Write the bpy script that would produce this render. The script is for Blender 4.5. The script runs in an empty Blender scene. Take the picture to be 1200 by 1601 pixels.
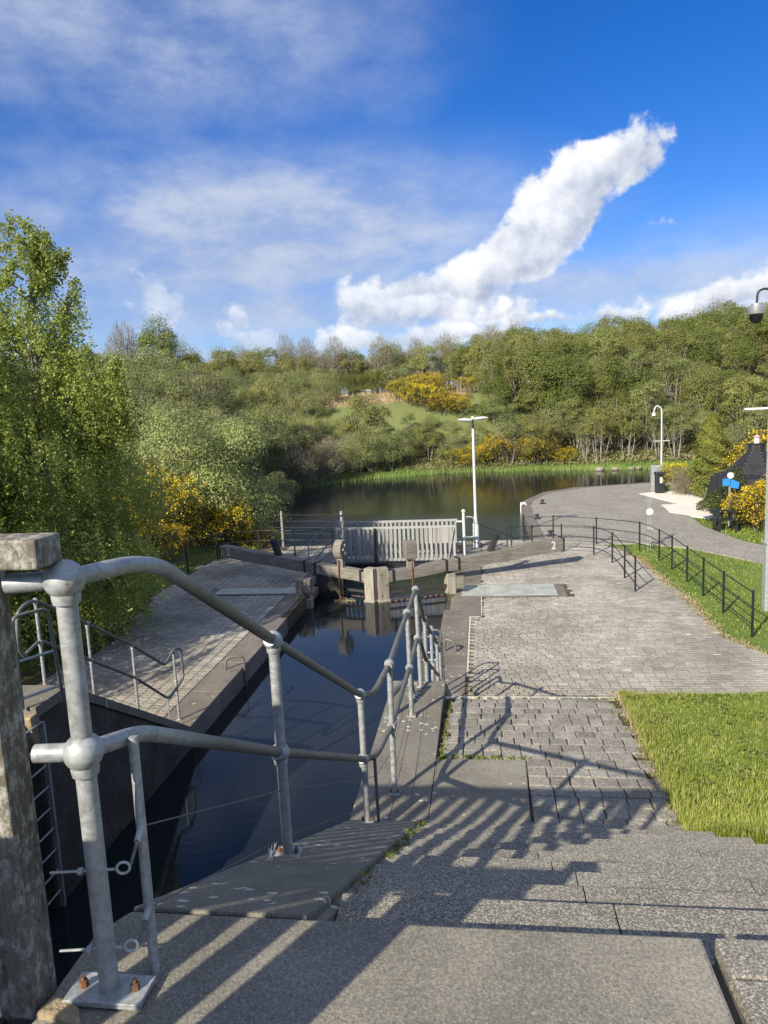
import bpy, math, random
import numpy as np
from mathutils import Vector, Matrix
SC = bpy.context.scene
COL = SC.collection
R = math.radians

# ------------------------------------------------------------------ camera
cam = bpy.data.cameras.new('camera'); camo = bpy.data.objects.new('camera', cam); COL.objects.link(camo)
cam.sensor_fit = 'VERTICAL'; cam.sensor_height = 36; cam.lens = 36 * 1156 / 1601
cam.clip_end = 3000; cam.clip_start = .05
CAM = Vector((0, 0, 6.5)); yaw = -0.1362; pit = R(8.27); rol = R(2.7)
fw = Vector((math.sin(yaw) * math.cos(pit), math.cos(yaw) * math.cos(pit), -math.sin(pit)))
r0 = Vector((math.cos(yaw), -math.sin(yaw), 0)); u0 = r0.cross(fw)
rr = r0 * math.cos(rol) - u0 * math.sin(rol); uu = u0 * math.cos(rol) + r0 * math.sin(rol)
m = Matrix((( rr.x, uu.x, -fw.x, CAM.x), (rr.y, uu.y, -fw.y, CAM.y), (rr.z, uu.z, -fw.z, CAM.z), (0, 0, 0, 1)))
camo.matrix_world = m
SC.camera = camo
def project(p):
    d = Vector(p) - CAM; w = d.dot(fw)
    return (600 + 1156 * d.dot(rr) / w, 800.5 - 1156 * d.dot(uu) / w) if w > .1 else (None, None)

# ------------------------------------------------------------------ view, sun
SC.view_settings.view_transform = 'Standard'; SC.view_settings.look = 'None'
SC.view_settings.exposure = 0.6; SC.view_settings.gamma = 1; SC.view_settings.use_curve_mapping = False
SUN_AZ = R(210); SUN_EL = R(31)
sdir = Vector((math.sin(SUN_AZ) * math.cos(SUN_EL), math.cos(SUN_AZ) * math.cos(SUN_EL), math.sin(SUN_EL)))
sun = bpy.data.lights.new('sun', 'SUN'); suno = bpy.data.objects.new('sun', sun); COL.objects.link(suno)
sun.energy = 4.8; sun.angle = R(.5); sun.color = (1, .93, .80)
suno.rotation_euler = sdir.to_track_quat('Z', 'Y').to_euler(); suno.location = (0, 0, 60)

# ------------------------------------------------------------------ node helpers
class X:
    """arithmetic on shader sockets"""
    def __init__(s, t, v): s.t = t; s.v = v
    def _m(s, op, *a, clamp=False):
        n = s.t.nodes.new('ShaderNodeMath'); n.operation = op; n.use_clamp = clamp
        for i, q in enumerate((s,) + a):
            q = q.v if isinstance(q, X) else q
            if hasattr(q, 'is_output'): s.t.links.new(q, n.inputs[i])
            else: n.inputs[i].default_value = q
        return X(s.t, n.outputs[0])
    def __add__(s, o): return s._m('ADD', o)
    __radd__ = __add__
    def __sub__(s, o): return s._m('SUBTRACT', o)
    def __rsub__(s, o): return s._m('MULTIPLY', -1)._m('ADD', o)
    def __mul__(s, o): return s._m('MULTIPLY', o)
    __rmul__ = __mul__
    def __truediv__(s, o): return s._m('DIVIDE', o)
    def mn(s, o): return s._m('MINIMUM', o)
    def mx(s, o): return s._m('MAXIMUM', o)
    def ab(s): return s._m('ABSOLUTE')
    def sq(s): return s._m('SQRT')
    def clamp(s): return s._m('ADD', 0.0, clamp=True)
    def ss(s, a, b):
        n = s.t.nodes.new('ShaderNodeMapRange'); n.interpolation_type = 'SMOOTHSTEP'
        s.t.links.new(s.v, n.inputs[0]); n.inputs[1].default_value = a; n.inputs[2].default_value = b
        return X(s.t, n.outputs[0])
def noise(t, vec, scale, detail=4, rough=.55, dist=0, out=0):
    n = t.nodes.new('ShaderNodeTexNoise'); n.inputs['Scale'].default_value = scale
    n.inputs['Detail'].default_value = detail; n.inputs['Roughness'].default_value = rough; n.inputs['Distortion'].default_value = dist
    if vec is not None: t.links.new(vec, n.inputs['Vector'])
    return X(t, n.outputs[out])
def comb(t, x, y, z):
    n = t.nodes.new('ShaderNodeCombineXYZ')
    for i, q in enumerate((x, y, z)):
        if isinstance(q, X): t.links.new(q.v, n.inputs[i])
        else: n.inputs[i].default_value = q
    return n.outputs[0]
def mix(t, f, a, b, mode='MIX'):
    n = t.nodes.new('ShaderNodeMix'); n.data_type = 'RGBA'; n.blend_type = mode
    for i, q in ((0, f), (6, a), (7, b)):
        q = q.v if isinstance(q, X) else q
        if hasattr(q, 'is_output'): t.links.new(q, n.inputs[i])
        elif i == 0: n.inputs[0].default_value = q
        else: n.inputs[i].default_value = (*q, 1)
    return n.outputs[2]

# ------------------------------------------------------------------ world: sky and clouds, placed by compass bearing
world = bpy.data.worlds.new('World'); SC.world = world; world.use_nodes = True
t = world.node_tree; t.nodes.clear()
sky = t.nodes.new('ShaderNodeTexSky'); sky.sky_type = 'NISHITA'; sky.sun_disc = False
sky.sun_elevation = SUN_EL; sky.sun_rotation = SUN_AZ; sky.air_density = 1.0; sky.dust_density = .3; sky.ozone_density = 2.5
tc = t.nodes.new('ShaderNodeTexCoord'); sp = t.nodes.new('ShaderNodeSeparateXYZ'); t.links.new(tc.outputs['Generated'], sp.inputs[0])
dx, dy, dz = (X(t, sp.outputs[i]) for i in range(3))
az = dx._m('ARCTAN2', dy); el = dz._m('ARCSINE')
P0 = comb(t, az, el, 0.0)
def cloud_noise(off, sc, det, ro, sx=1.0, sy=1.0):
    return noise(t, comb(t, az * sx + off[0], el * sy + off[1], off[2]), sc, det, ro)
w1 = (cloud_noise((3, 1, 0), 14, 5, .6) - .5) * .055
w2 = (cloud_noise((7, 4, 2), 14, 5, .6) - .5) * .055
ax, ex = az + w1, el + w2
puff = cloud_noise((0, 0, 5), 26, 7, .58)
def capsule(a, b, ra, rb):
    """signed inside-ness of a tapered capsule between two bearings"""
    vx, vy = b[0] - a[0], b[1] - a[1]; L2 = vx * vx + vy * vy
    h = (((ax - a[0]) * vx + (ex - a[1]) * vy) * (1 / L2)).clamp()
    ddx = ax - a[0] - h * vx; ddy = ex - a[1] - h * vy
    d = (ddx * ddx + ddy * ddy).sq()
    return (ra + h * (rb - ra)) - d, ddx, ddy
caps = [((.224, .292), (.198, .296), .013, .020), ((.205, .278), (.15, .262), .030, .042), ((.165, .268), (.10, .235), .036, .054), ((.11, .235), (.055, .185), .054, .046), ((.075, .20), (-.005, .155), .046, .034),
        ((.0, .150), (-.085, .140), .030, .024), ((-.085, .150), (-.155, .128), .030, .028), ((-.16, .125), (-.02, .118), .018, .022),
        ((.012, .112), (.055, .108), .016, .017), ((.235, .10), (.36, .122), .020, .026), ((.30, .085), (.50, .10), .018, .03),
        ((-.425, .165), (-.41, .13), .018, .022), ((-.318, .127), (-.312, .122), .008, .010), ((-.34, .10), (-.28, .095), .012, .02),
        ((-.20, .088), (.05, .092), .016, .02), ((.05, .10), (.2, .10), .012, .012), ((.215, .202), (.235, .200), .009, .006),
        ((.7, .16), (1.1, .22), .04, .06), ((-1.0, .16), (-.7, .12), .05, .04), ((1.9, .2), (2.3, .3), .08, .05), ((-2.2, .25), (-1.7, .2), .07, .05), ((2.9, .3), (3.1, .35), .1, .1)]
ins = None; shd = None
for c in caps:
    i_, _, py_ = capsule(*c)
    rad = (c[2] + c[3]) / 2
    s_ = i_ * (1 / rad)
    ins = i_ if ins is None else ins.mx(i_)
    lit = (py_ * (.85 / rad) - _ * (.55 / rad))
    w = i_.ss(0, rad * .5)
    shd = lit * w if shd is None else shd * (1 - w) + lit * w
puff2 = cloud_noise((9, 3, 5), 11, 5, .55)
cum = (ins + (puff - .5) * .050 + (puff2 - .5) * .045).ss(-.003, .012)
shade = (.50 + .42 * shd + (puff - .5) * 1.5 + (puff2 - .5) * .9).clamp()
# thin high veil: streaky, thickest in patches
v1 = cloud_noise((2, 8, 1), 3.4, 6, .62, 1, 2.0)
v2 = cloud_noise((5, 2, 9), 9, 6, .6, 1, 1.9)
def patch(c, rx, ry, a):
    q = ((az - c[0]) * (1 / rx)); p = ((el - c[1]) * (1 / ry))
    return (q * q + p * p).sq().ss(1.25, .2) * a
pt = patch((-.30, .215), .46, .13, .95).mx(patch((-.42, .44), .40, .14, .68)).mx(patch((-.10, .40), .08, .09, .30)).mx(patch((-.05, .13), .75, .055, .85)).mx(patch((.32, .15), .3, .07, .35)).mx(
     patch((1.3, .5), .6, .3, .6)).mx(patch((-1.4, .5), .5, .3, .7)).mx(patch((2.6, .6), .5, .3, .6)).mx(patch((-2.6, .7), .6, .3, .6))
soft = az.ss(-.26, -.17) * .35 + az.ss(-.075, .02) * .15 + .5
cum = cum * soft.mx(az.ab().ss(.6, .7))
veil = (pt * (.30 + v1.ss(.28, .62) * .50 + v2.ss(.3, .7) * .45)).clamp() * .92
veil = veil.mx(el.ss(.50, .85) * (v1.ss(.2, .7) * .25 + .68))  # unseen overhead cloud, added to turn the blue fill light greyer
low = el.ss(.13, .02) * (v2.ss(.2, .55)) * .85
veil = veil.mx(low)
hs = t.nodes.new('ShaderNodeHueSaturation'); hs.inputs['Hue'].default_value = .505; hs.inputs['Saturation'].default_value = 1.42; hs.inputs['Value'].default_value = 1.0
t.links.new(sky.outputs[0], hs.inputs['Color'])
base = mix(t, 1.0, hs.outputs[0], (.80, .83, 1.12), 'MULTIPLY')
vcol = mix(t, v2.ss(.3, .75), (3.0, 3.8, 5.6), (4.8, 5.3, 6.4))
c1 = mix(t, veil, base, vcol)
ccol = mix(t, shade, (3.0, 3.6, 4.9), (8.8, 8.9, 9.1))
c2 = mix(t, cum, c1, ccol)
bg = t.nodes.new('ShaderNodeBackground'); bg.inputs['Strength'].default_value = .085
t.links.new(c2, bg.inputs[0])
ow = t.nodes.new('ShaderNodeOutputWorld'); t.links.new(bg.outputs[0], ow.inputs[0])

# ------------------------------------------------------------------ materials
MATS = {}
def newmat(name):
    m = bpy.data.materials.new(name); m.use_nodes = True; t = m.node_tree
    b = t.nodes['Principled BSDF']; MATS[name] = m
    return m, t, b
def coord(t, kind='Object', scale=(1, 1, 1)):
    if kind == 'World':
        g = t.nodes.new('ShaderNodeNewGeometry'); o = g.outputs['Position']
    else:
        o = t.nodes.new('ShaderNodeTexCoord').outputs[kind]
    mp = t.nodes.new('ShaderNodeMapping'); t.links.new(o, mp.inputs[0]); mp.inputs['Scale'].default_value = scale
    return mp.outputs[0]
def setbump(t, b, h, strength=.3, dist=.01):
    n = t.nodes.new('ShaderNodeBump'); n.inputs['Strength'].default_value = strength; n.inputs['Distance'].default_value = dist
    t.links.new(h.v, n.inputs['Height']); t.links.new(n.outputs[0], b.inputs['Normal'])
def rnd(t): return X(t, t.nodes.new('ShaderNodeObjectInfo').outputs['Random'])
def stone(name, c1, c2, sc=3, speck=None, speck_sc=120, speck_amt=.6, rough=.85, lichen=None, bump=.35, bd=.006, vary=.0, moss=None, kind='World'):
    m, t, b = newmat(name); P = coord(t, kind)
    big = noise(t, P, sc, 6, .65); fine = noise(t, P, speck_sc * .5, 3, .6)
    c = mix(t, big.ss(.3, .7), c1, c2)
    c = mix(t, fine.ss(.35, .75) * .55, c, tuple(x * .55 for x in c1))
    if speck:
        v = t.nodes.new('ShaderNodeTexVoronoi'); v.inputs['Scale'].default_value = speck_sc; t.links.new(P, v.inputs['Vector'])
        sepc = t.nodes.new('ShaderNodeSeparateColor'); t.links.new(v.outputs['Color'], sepc.inputs[0])
        k = X(t, sepc.outputs[0]); c = mix(t, k.ss(.55, .8) * speck_amt, c, speck)
        k2 = X(t, sepc.outputs[1]); c = mix(t, k2.ss(.6, .8) * speck_amt, c, tuple(x * .35 for x in c1))
    st_ = noise(t, P, .9, 7, .72, .5).ss(.56, .66); c = mix(t, st_ * .38, c, tuple(x * .62 for x in c1))
    if lichen:
        v = t.nodes.new('ShaderNodeTexVoronoi'); v.voronoi_dimensions = '2D'; v.inputs['Scale'].default_value = lichen[1]; t.links.new(P, v.inputs['Vector'])
        gate = noise(t, P, lichen[1] * .23, 3, .6)
        k = (X(t, v.outputs['Distance']) + (noise(t, P, lichen[1] * 3.2, 5, .7) - .5) * .55 + gate.ss(.60, .42) * .4).ss(lichen[2] + .015, lichen[2] - .09)
        c = mix(t, k * (.35 + noise(t, P, lichen[1] * 3, 4, .7) * .7), c, lichen[0])
    if moss:
        k = noise(t, P, moss[1], 6, .7).ss(moss[2], moss[2] + .12); c = mix(t, k * .8, c, moss[0])
    c = mix(t, 1.0, c, (1.06, 1.0, .87), 'MULTIPLY')
    if vary:
        k = rnd(t) * vary + (1 - vary / 2); c = mix(t, 1.0, c, comb(t, k, k, k), 'MULTIPLY')
    t.links.new(c, b.inputs['Base Color']); b.inputs['Roughness'].default_value = rough; b.inputs['Specular IOR Level'].default_value = .25
    setbump(t, b, fine * .6 + big * .8, bump, bd)
    return m
stone('concrete', (.165, .158, .143), (.30, .287, .26), 1.5, (.40, .385, .345), 190, .32, lichen=((.50, .50, .45), 5, .085))
stone('coping_concrete', (.15, .142, .13), (.23, .22, .20), 2.6, (.36, .35, .32), 160, .3, lichen=((.66, .66, .62), 9, .19), vary=.12)
stone('aggregate', (.165, .16, .148), (.25, .24, .222), 1.3, (.50, .485, .455), 210, .6, bump=.6, bd=.003, vary=.06, moss=((.10, .12, .035), 5, .68))
stone('quay_coping', (.15, .135, .125), (.23, .21, .195), 1.6, (.3, .28, .26), 60, .3, lichen=((.5, .5, .46), 3.2, .10), vary=.14)
stone('sett', (.20, .19, .178), (.32, .308, .288), 5, (.42, .41, .39), 90, .35, vary=.35, bump=.8, bd=.01, moss=((.11, .13, .04), 3, .72))
stone('paver', (.24, .222, .20), (.345, .325, .295), 1.1, (.5, .48, .45), 45, .3, vary=.3, moss=((.15, .16, .07), 1.4, .72))
stone('far_paving', (.23, .22, .205), (.32, .305, .285), .5, (.45, .44, .42), 12, .3)
stone('joint_soil', (.07, .055, .04), (.12, .10, .06), 3, None, 80, moss=((.10, .15, .03), 2.2, .55))
stone('pale_strip', (.50, .49, .44), (.62, .60, .54), 6, None, 60)
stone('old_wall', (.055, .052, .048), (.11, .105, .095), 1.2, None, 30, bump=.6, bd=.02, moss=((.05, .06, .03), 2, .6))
stone('rough_stone', (.25, .20, .13), (.42, .36, .26), 9, None, 60, bump=1, bd=.02)
stone('path', (.26, .25, .235), (.36, .35, .33), .8, (.40, .38, .35), 25, .5)
stone('white_gravel', (.74, .73, .70), (.84, .83, .80), 2, (.55, .54, .51), 28, .3, bump=1, bd=.02)
stone('bank_rock', (.26, .235, .20), (.38, .355, .31), 2, None, 20, bump=1, bd=.05, vary=.3)

def simple(name, col, rough=.5, metal=0, var=.25, sc=8, bump=.1, spec=.5, kind='Object'):
    m, t, b = newmat(name); P = coord(t, kind); n = noise(t, P, sc, 5, .6)
    t.links.new(mix(t, n.ss(.3, .7), tuple(x * (1 - var) for x in col), col), b.inputs['Base Color'])
    b.inputs['Roughness'].default_value = rough; b.inputs['Metallic'].default_value = metal; b.inputs['Specular IOR Level'].default_value = spec
    setbump(t, b, n, bump, .003)
    return m
def galv(name, rust=True, dark=1.0):
    m, t, b = newmat(name); P = coord(t, 'World', (1, 1, 1.3)); n = noise(t, P, 22, 8, .78, .6); n2 = noise(t, P, 7, 5, .6)
    c = mix(t, n.ss(.3, .7), (.25 * dark, .255 * dark, .245 * dark), (.47 * dark, .48 * dark, .46 * dark))
    c = mix(t, n2.ss(.55, .75) * .5, c, (.42, .42, .36))
    rg = n.ss(.3, .7) * .25 + .42
    if rust:
        k = noise(t, coord(t, 'World'), 5.5, 7, .75).ss(.60, .68); c = mix(t, k * .9, c, (.30, .17, .07)); 
        rg = rg + k * .3
    t.links.new(c, b.inputs['Base Color']); t.links.new(rg.v, b.inputs['Roughness']); b.inputs['Metallic'].default_value = .35
    setbump(t, b, n, .25, .002)
    return m
galv('galvanised'); galv('galvanised_clean', False, 1.15)
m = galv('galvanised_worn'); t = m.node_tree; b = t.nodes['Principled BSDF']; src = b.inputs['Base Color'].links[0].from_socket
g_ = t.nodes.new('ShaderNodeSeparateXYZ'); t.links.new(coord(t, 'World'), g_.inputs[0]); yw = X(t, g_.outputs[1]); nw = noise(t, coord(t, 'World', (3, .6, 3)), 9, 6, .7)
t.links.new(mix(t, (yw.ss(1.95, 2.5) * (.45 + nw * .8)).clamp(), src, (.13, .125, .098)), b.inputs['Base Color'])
def wood(name, c1, c2, c3, sx=(1, 12, 12), lich=None):
    m, t, b = newmat(name); P = coord(t, 'Object', sx)
    g = noise(t, P, 2.2, 8, .7, .4); g2 = noise(t, P, 9, 5, .7); big = noise(t, coord(t, 'Object'), 1.6, 4, .6)
    c = mix(t, g.ss(.32, .68), c1, c2); c = mix(t, g2.ss(.52, .72) * .6, c, c3); c = mix(t, big.ss(.45, .75) * .55, c, c1)
    if lich:
        k = noise(t, coord(t, 'World', (1, 1, .6)), 34, 9, .78).ss(.46, .62); c = mix(t, k * .6, c, lich)
        k = noise(t, coord(t, 'World'), 60, 3, .7).ss(.58, .66); c = mix(t, k * .7, c, (.10, .085, .05))
    k = rnd(t) * .35 + .82; c = mix(t, 1.0, c, comb(t, k, k, k), 'MULTIPLY')
    t.links.new(c, b.inputs['Base Color']); b.inputs['Roughness'].default_value = .85; b.inputs['Specular IOR Level'].default_value = .2
    setbump(t, b, g * .8 + g2 * .4, .7, .01)
    return m
wood('beam_wood', (.13, .115, .09), (.27, .245, .205), (.055, .047, .036))
wood('post_wood', (.22, .195, .15), (.38, .35, .285), (.09, .078, .055), (12, 12, 1))
wood('picket_wood', (.27, .26, .235), (.42, .405, .37), (.15, .14, .12), (10, 10, 1))
wood('lichen_wood', (.13, .11, .08), (.26, .23, .18), (.07, .06, .04), (10, 10, 1), (.60, .60, .52))
wood('dark_wood', (.035, .032, .028), (.07, .062, .05), (.02, .018, .015), (10, 10, 1))
wood('fence_post_wood', (.26, .23, .19), (.40, .37, .31), (.12, .1, .08), (10, 10, 1))
simple('black_paint', (.02, .02, .022), .45, 0, .3, 20)
simple('white_paint', (.66, .67, .65), .5, 0, .12, 14)
simple('number_paint', (.75, .75, .70), .7, 0, .25, 40)
simple('rusty_steel', (.22, .10, .045), .8, 0, .6, 30, .5)
simple('dark_steel', (.05, .05, .052), .5, .5, .4, 12)
simple('wire', (.16, .155, .14), .5, .6, .3, 40)
simple('bin_plastic', (.022, .025, .028), .4, 0, .3, 5)
simple('bin_grey', (.42, .43, .42), .4, .3, .2, 5)
simple('sign_blue', (.03, .25, .62), .4, 0, .15, 5)
simple('dome_black', (.012, .012, .014), .12, 0, .1, 4)
simple('camera_silver', (.48, .48, .48), .35, .6, .15, 9)
simple('tar_roof', (.022, .022, .024), .75, 0, .5, 5, .4)
simple('hut_board', (.05, .04, .035), .8, 0, .4, 9)
simple('brown_fish_grey', (.30, .27, .24), .6)
simple('lens_glass', (.6, .62, .62), .15, 0, .1, 3)
simple('terracotta', (.62, .42, .33), .7, 0, .2, 9)
simple('bark_pale', (.40, .36, .29), .85, 0, .55, 9, .4)
simple('bark_brown', (.17, .14, .10), .9, 0, .5, 7, .4)
simple('twig', (.29, .255, .17), .9, 0, .4, 3, .1)
simple('straw', (.42, .33, .16), .9, 0, .4, 6)
# checker plate
m, t, b = newmat('checker_plate'); P = coord(t, 'World'); v = t.nodes.new('ShaderNodeTexVoronoi'); v.inputs['Scale'].default_value = 22; v.inputs['Randomness'].default_value = 0; t.links.new(P, v.inputs['Vector'])
n = noise(t, P, 2.5, 5, .6); d = X(t, v.outputs['Distance']).ss(.25, .4)
t.links.new(mix(t, n.ss(.3, .7), (.32, .325, .27), (.47, .465, .40)), b.inputs['Base Color']); b.inputs['Roughness'].default_value = .6; b.inputs['Metallic'].default_value = .0
setbump(t, b, d, .4, .01)
# water
m, t, b = newmat('water'); P = coord(t, 'World')
sep = t.nodes.new('ShaderNodeSeparateXYZ'); t.links.new(P, sep.inputs[0]); Y = X(t, sep.outputs[1])
rip = noise(t, coord(t, 'World', (.55, 2.2, 1)), 3.0, 4, .6, .6); rip2 = noise(t, P, 1.1, 3, .5)
amt = Y.ss(20.9, 22) * Y.ss(40, 29) * 1.6 + .035 + Y.ss(27, 40) * .05
b.inputs['Base Color'].default_value = (.012, .016, .019, 1); b.inputs['Roughness'].default_value = .03; b.inputs['IOR'].default_value = 1.33
bn = t.nodes.new('ShaderNodeBump'); t.links.new((rip * amt * 2.2 + rip2 * amt * .3).v, bn.inputs['Height']); bn.inputs['Distance'].default_value = .06; bn.inputs['Strength'].default_value = .32
t.links.new(bn.outputs[0], b.inputs['Normal'])
# ground: grass, bare soil, dry straw on the clearing
m, t, b = newmat('ground'); P = coord(t, 'World'); n = noise(t, P, .35, 6, .65); n2 = noise(t, P, 6, 5, .7)
c = mix(t, n.ss(.35, .65), (.105, .165, .030), (.16, .22, .05)); c = mix(t, n2.ss(.45, .7) * .5, c, (.06, .09, .02))
sep = t.nodes.new('ShaderNodeSeparateXYZ'); t.links.new(P, sep.inputs[0]); gx, gy = X(t, sep.outputs[0]), X(t, sep.outputs[1])
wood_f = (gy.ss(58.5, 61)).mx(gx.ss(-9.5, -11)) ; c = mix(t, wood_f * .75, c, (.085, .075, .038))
clr = (gy + (n - .5) * 3).ss(64, 66) * gx.ss(3, 0) * gx.ss(-26, -22); c = mix(t, clr * .9, c, (.17, .195, .07))
dry = (gy + (n - .5) * 2).ss(70.6, 71.4) * gx.ss(0, -3) * gx.ss(-24, -20); c = mix(t, dry, c, (.45, .34, .20))
t.links.new(c, b.inputs['Base Color']); b.inputs['Roughness'].default_value = .95; b.inputs['Specular IOR Level'].default_value = .1; setbump(t, b, n2, .8, .08)

def leafmat(name, a, bcol, c=None, trans=.35, sc=.9, vary=.35, hue=.03):
    m = bpy.data.materials.new(name); m.use_nodes = True; t = m.node_tree; t.nodes.clear(); MATS[name] = m
    P = coord(t, 'World'); n = noise(t, P, sc, 3, .6); n2 = noise(t, P, 21, 2, .5)
    col = mix(t, n.ss(.3, .7), a, bcol)
    if c: col = mix(t, n2.ss(.5, .65) * .7, col, c)
    k = (n2.ss(.25, .75) - .5) * .5 + (rnd(t) - .5) * vary + 1.0
    col = mix(t, 1.0, col, comb(t, k, k, k), 'MULTIPLY')
    h = t.nodes.new('ShaderNodeHueSaturation'); t.links.new(col, h.inputs['Color']); hh = rnd(t)._m('MULTIPLY', 7.31)._m('FRACT') * (2 * hue) + (.5 - hue); t.links.new(hh.v, h.inputs['Hue'])
    d = t.nodes.new('ShaderNodeBsdfPrincipled'); tr = t.nodes.new('ShaderNodeBsdfTranslucent'); mx = t.nodes.new('ShaderNodeMixShader'); o = t.nodes.new('ShaderNodeOutputMaterial')
    d.inputs['Roughness'].default_value = .55; d.inputs['Specular IOR Level'].default_value = .3
    t.links.new(h.outputs[0], d.inputs['Base Color']); t.links.new(h.outputs[0], tr.inputs[0]); mx.inputs[0].default_value = trans
    t.links.new(d.outputs[0], mx.inputs[1]); t.links.new(tr.outputs[0], mx.inputs[2]); t.links.new(mx.outputs[0], o.inputs[0])
    return m
leafmat('leaf_birch', (.22, .27, .045), (.36, .42, .08), (.52, .54, .22), .45, vary=.1, hue=0)
leafmat('leaf_willow', (.22, .25, .08), (.34, .365, .135), (.18, .17, .07), .3, vary=.3, hue=.012)
leafmat('leaf_bush', (.26, .315, .08), (.40, .45, .15), (.42, .44, .22), .35, vary=0, hue=0)
leafmat('leaf_olive', (.215, .24, .06), (.34, .355, .105), (.27, .215, .085), .35, vary=.4, hue=.014)
leafmat('leaf_green', (.14, .175, .035), (.23, .26, .06), (.13, .14, .04), .3, vary=.3, hue=.012)
leafmat('leaf_brown', (.22, .19, .10), (.31, .265, .15), (.23, .24, .09), .2, vary=.3, hue=.01)
leafmat('leaf_gorse', (.035, .048, .016), (.075, .085, .028), (.13, .10, .05), .15)
leafmat('gorse_flower', (.66, .47, .012), (.80, .62, .03), (.55, .36, .02), .25, hue=.008)
leafmat('leaf_conifer', (.085, .125, .022), (.20, .23, .04), (.34, .29, .05), .15)
leafmat('leaf_dark', (.03, .045, .015), (.06, .085, .025), None, .2)
leafmat('grass_blade', (.25, .315, .04), (.42, .47, .09), (.52, .46, .20), .4, .8, 0, 0)
leafmat('reed', (.16, .26, .045), (.25, .35, .09), (.42, .38, .2), .3, .6, 0, 0)
leafmat('moss_tuft', (.14, .19, .03), (.24, .26, .06), (.30, .24, .08), .3, 2, 0, 0)
leafmat('dry_grass', (.40, .30, .15), (.55, .43, .26), (.30, .26, .10), .2, .8, 0, 0)

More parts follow.
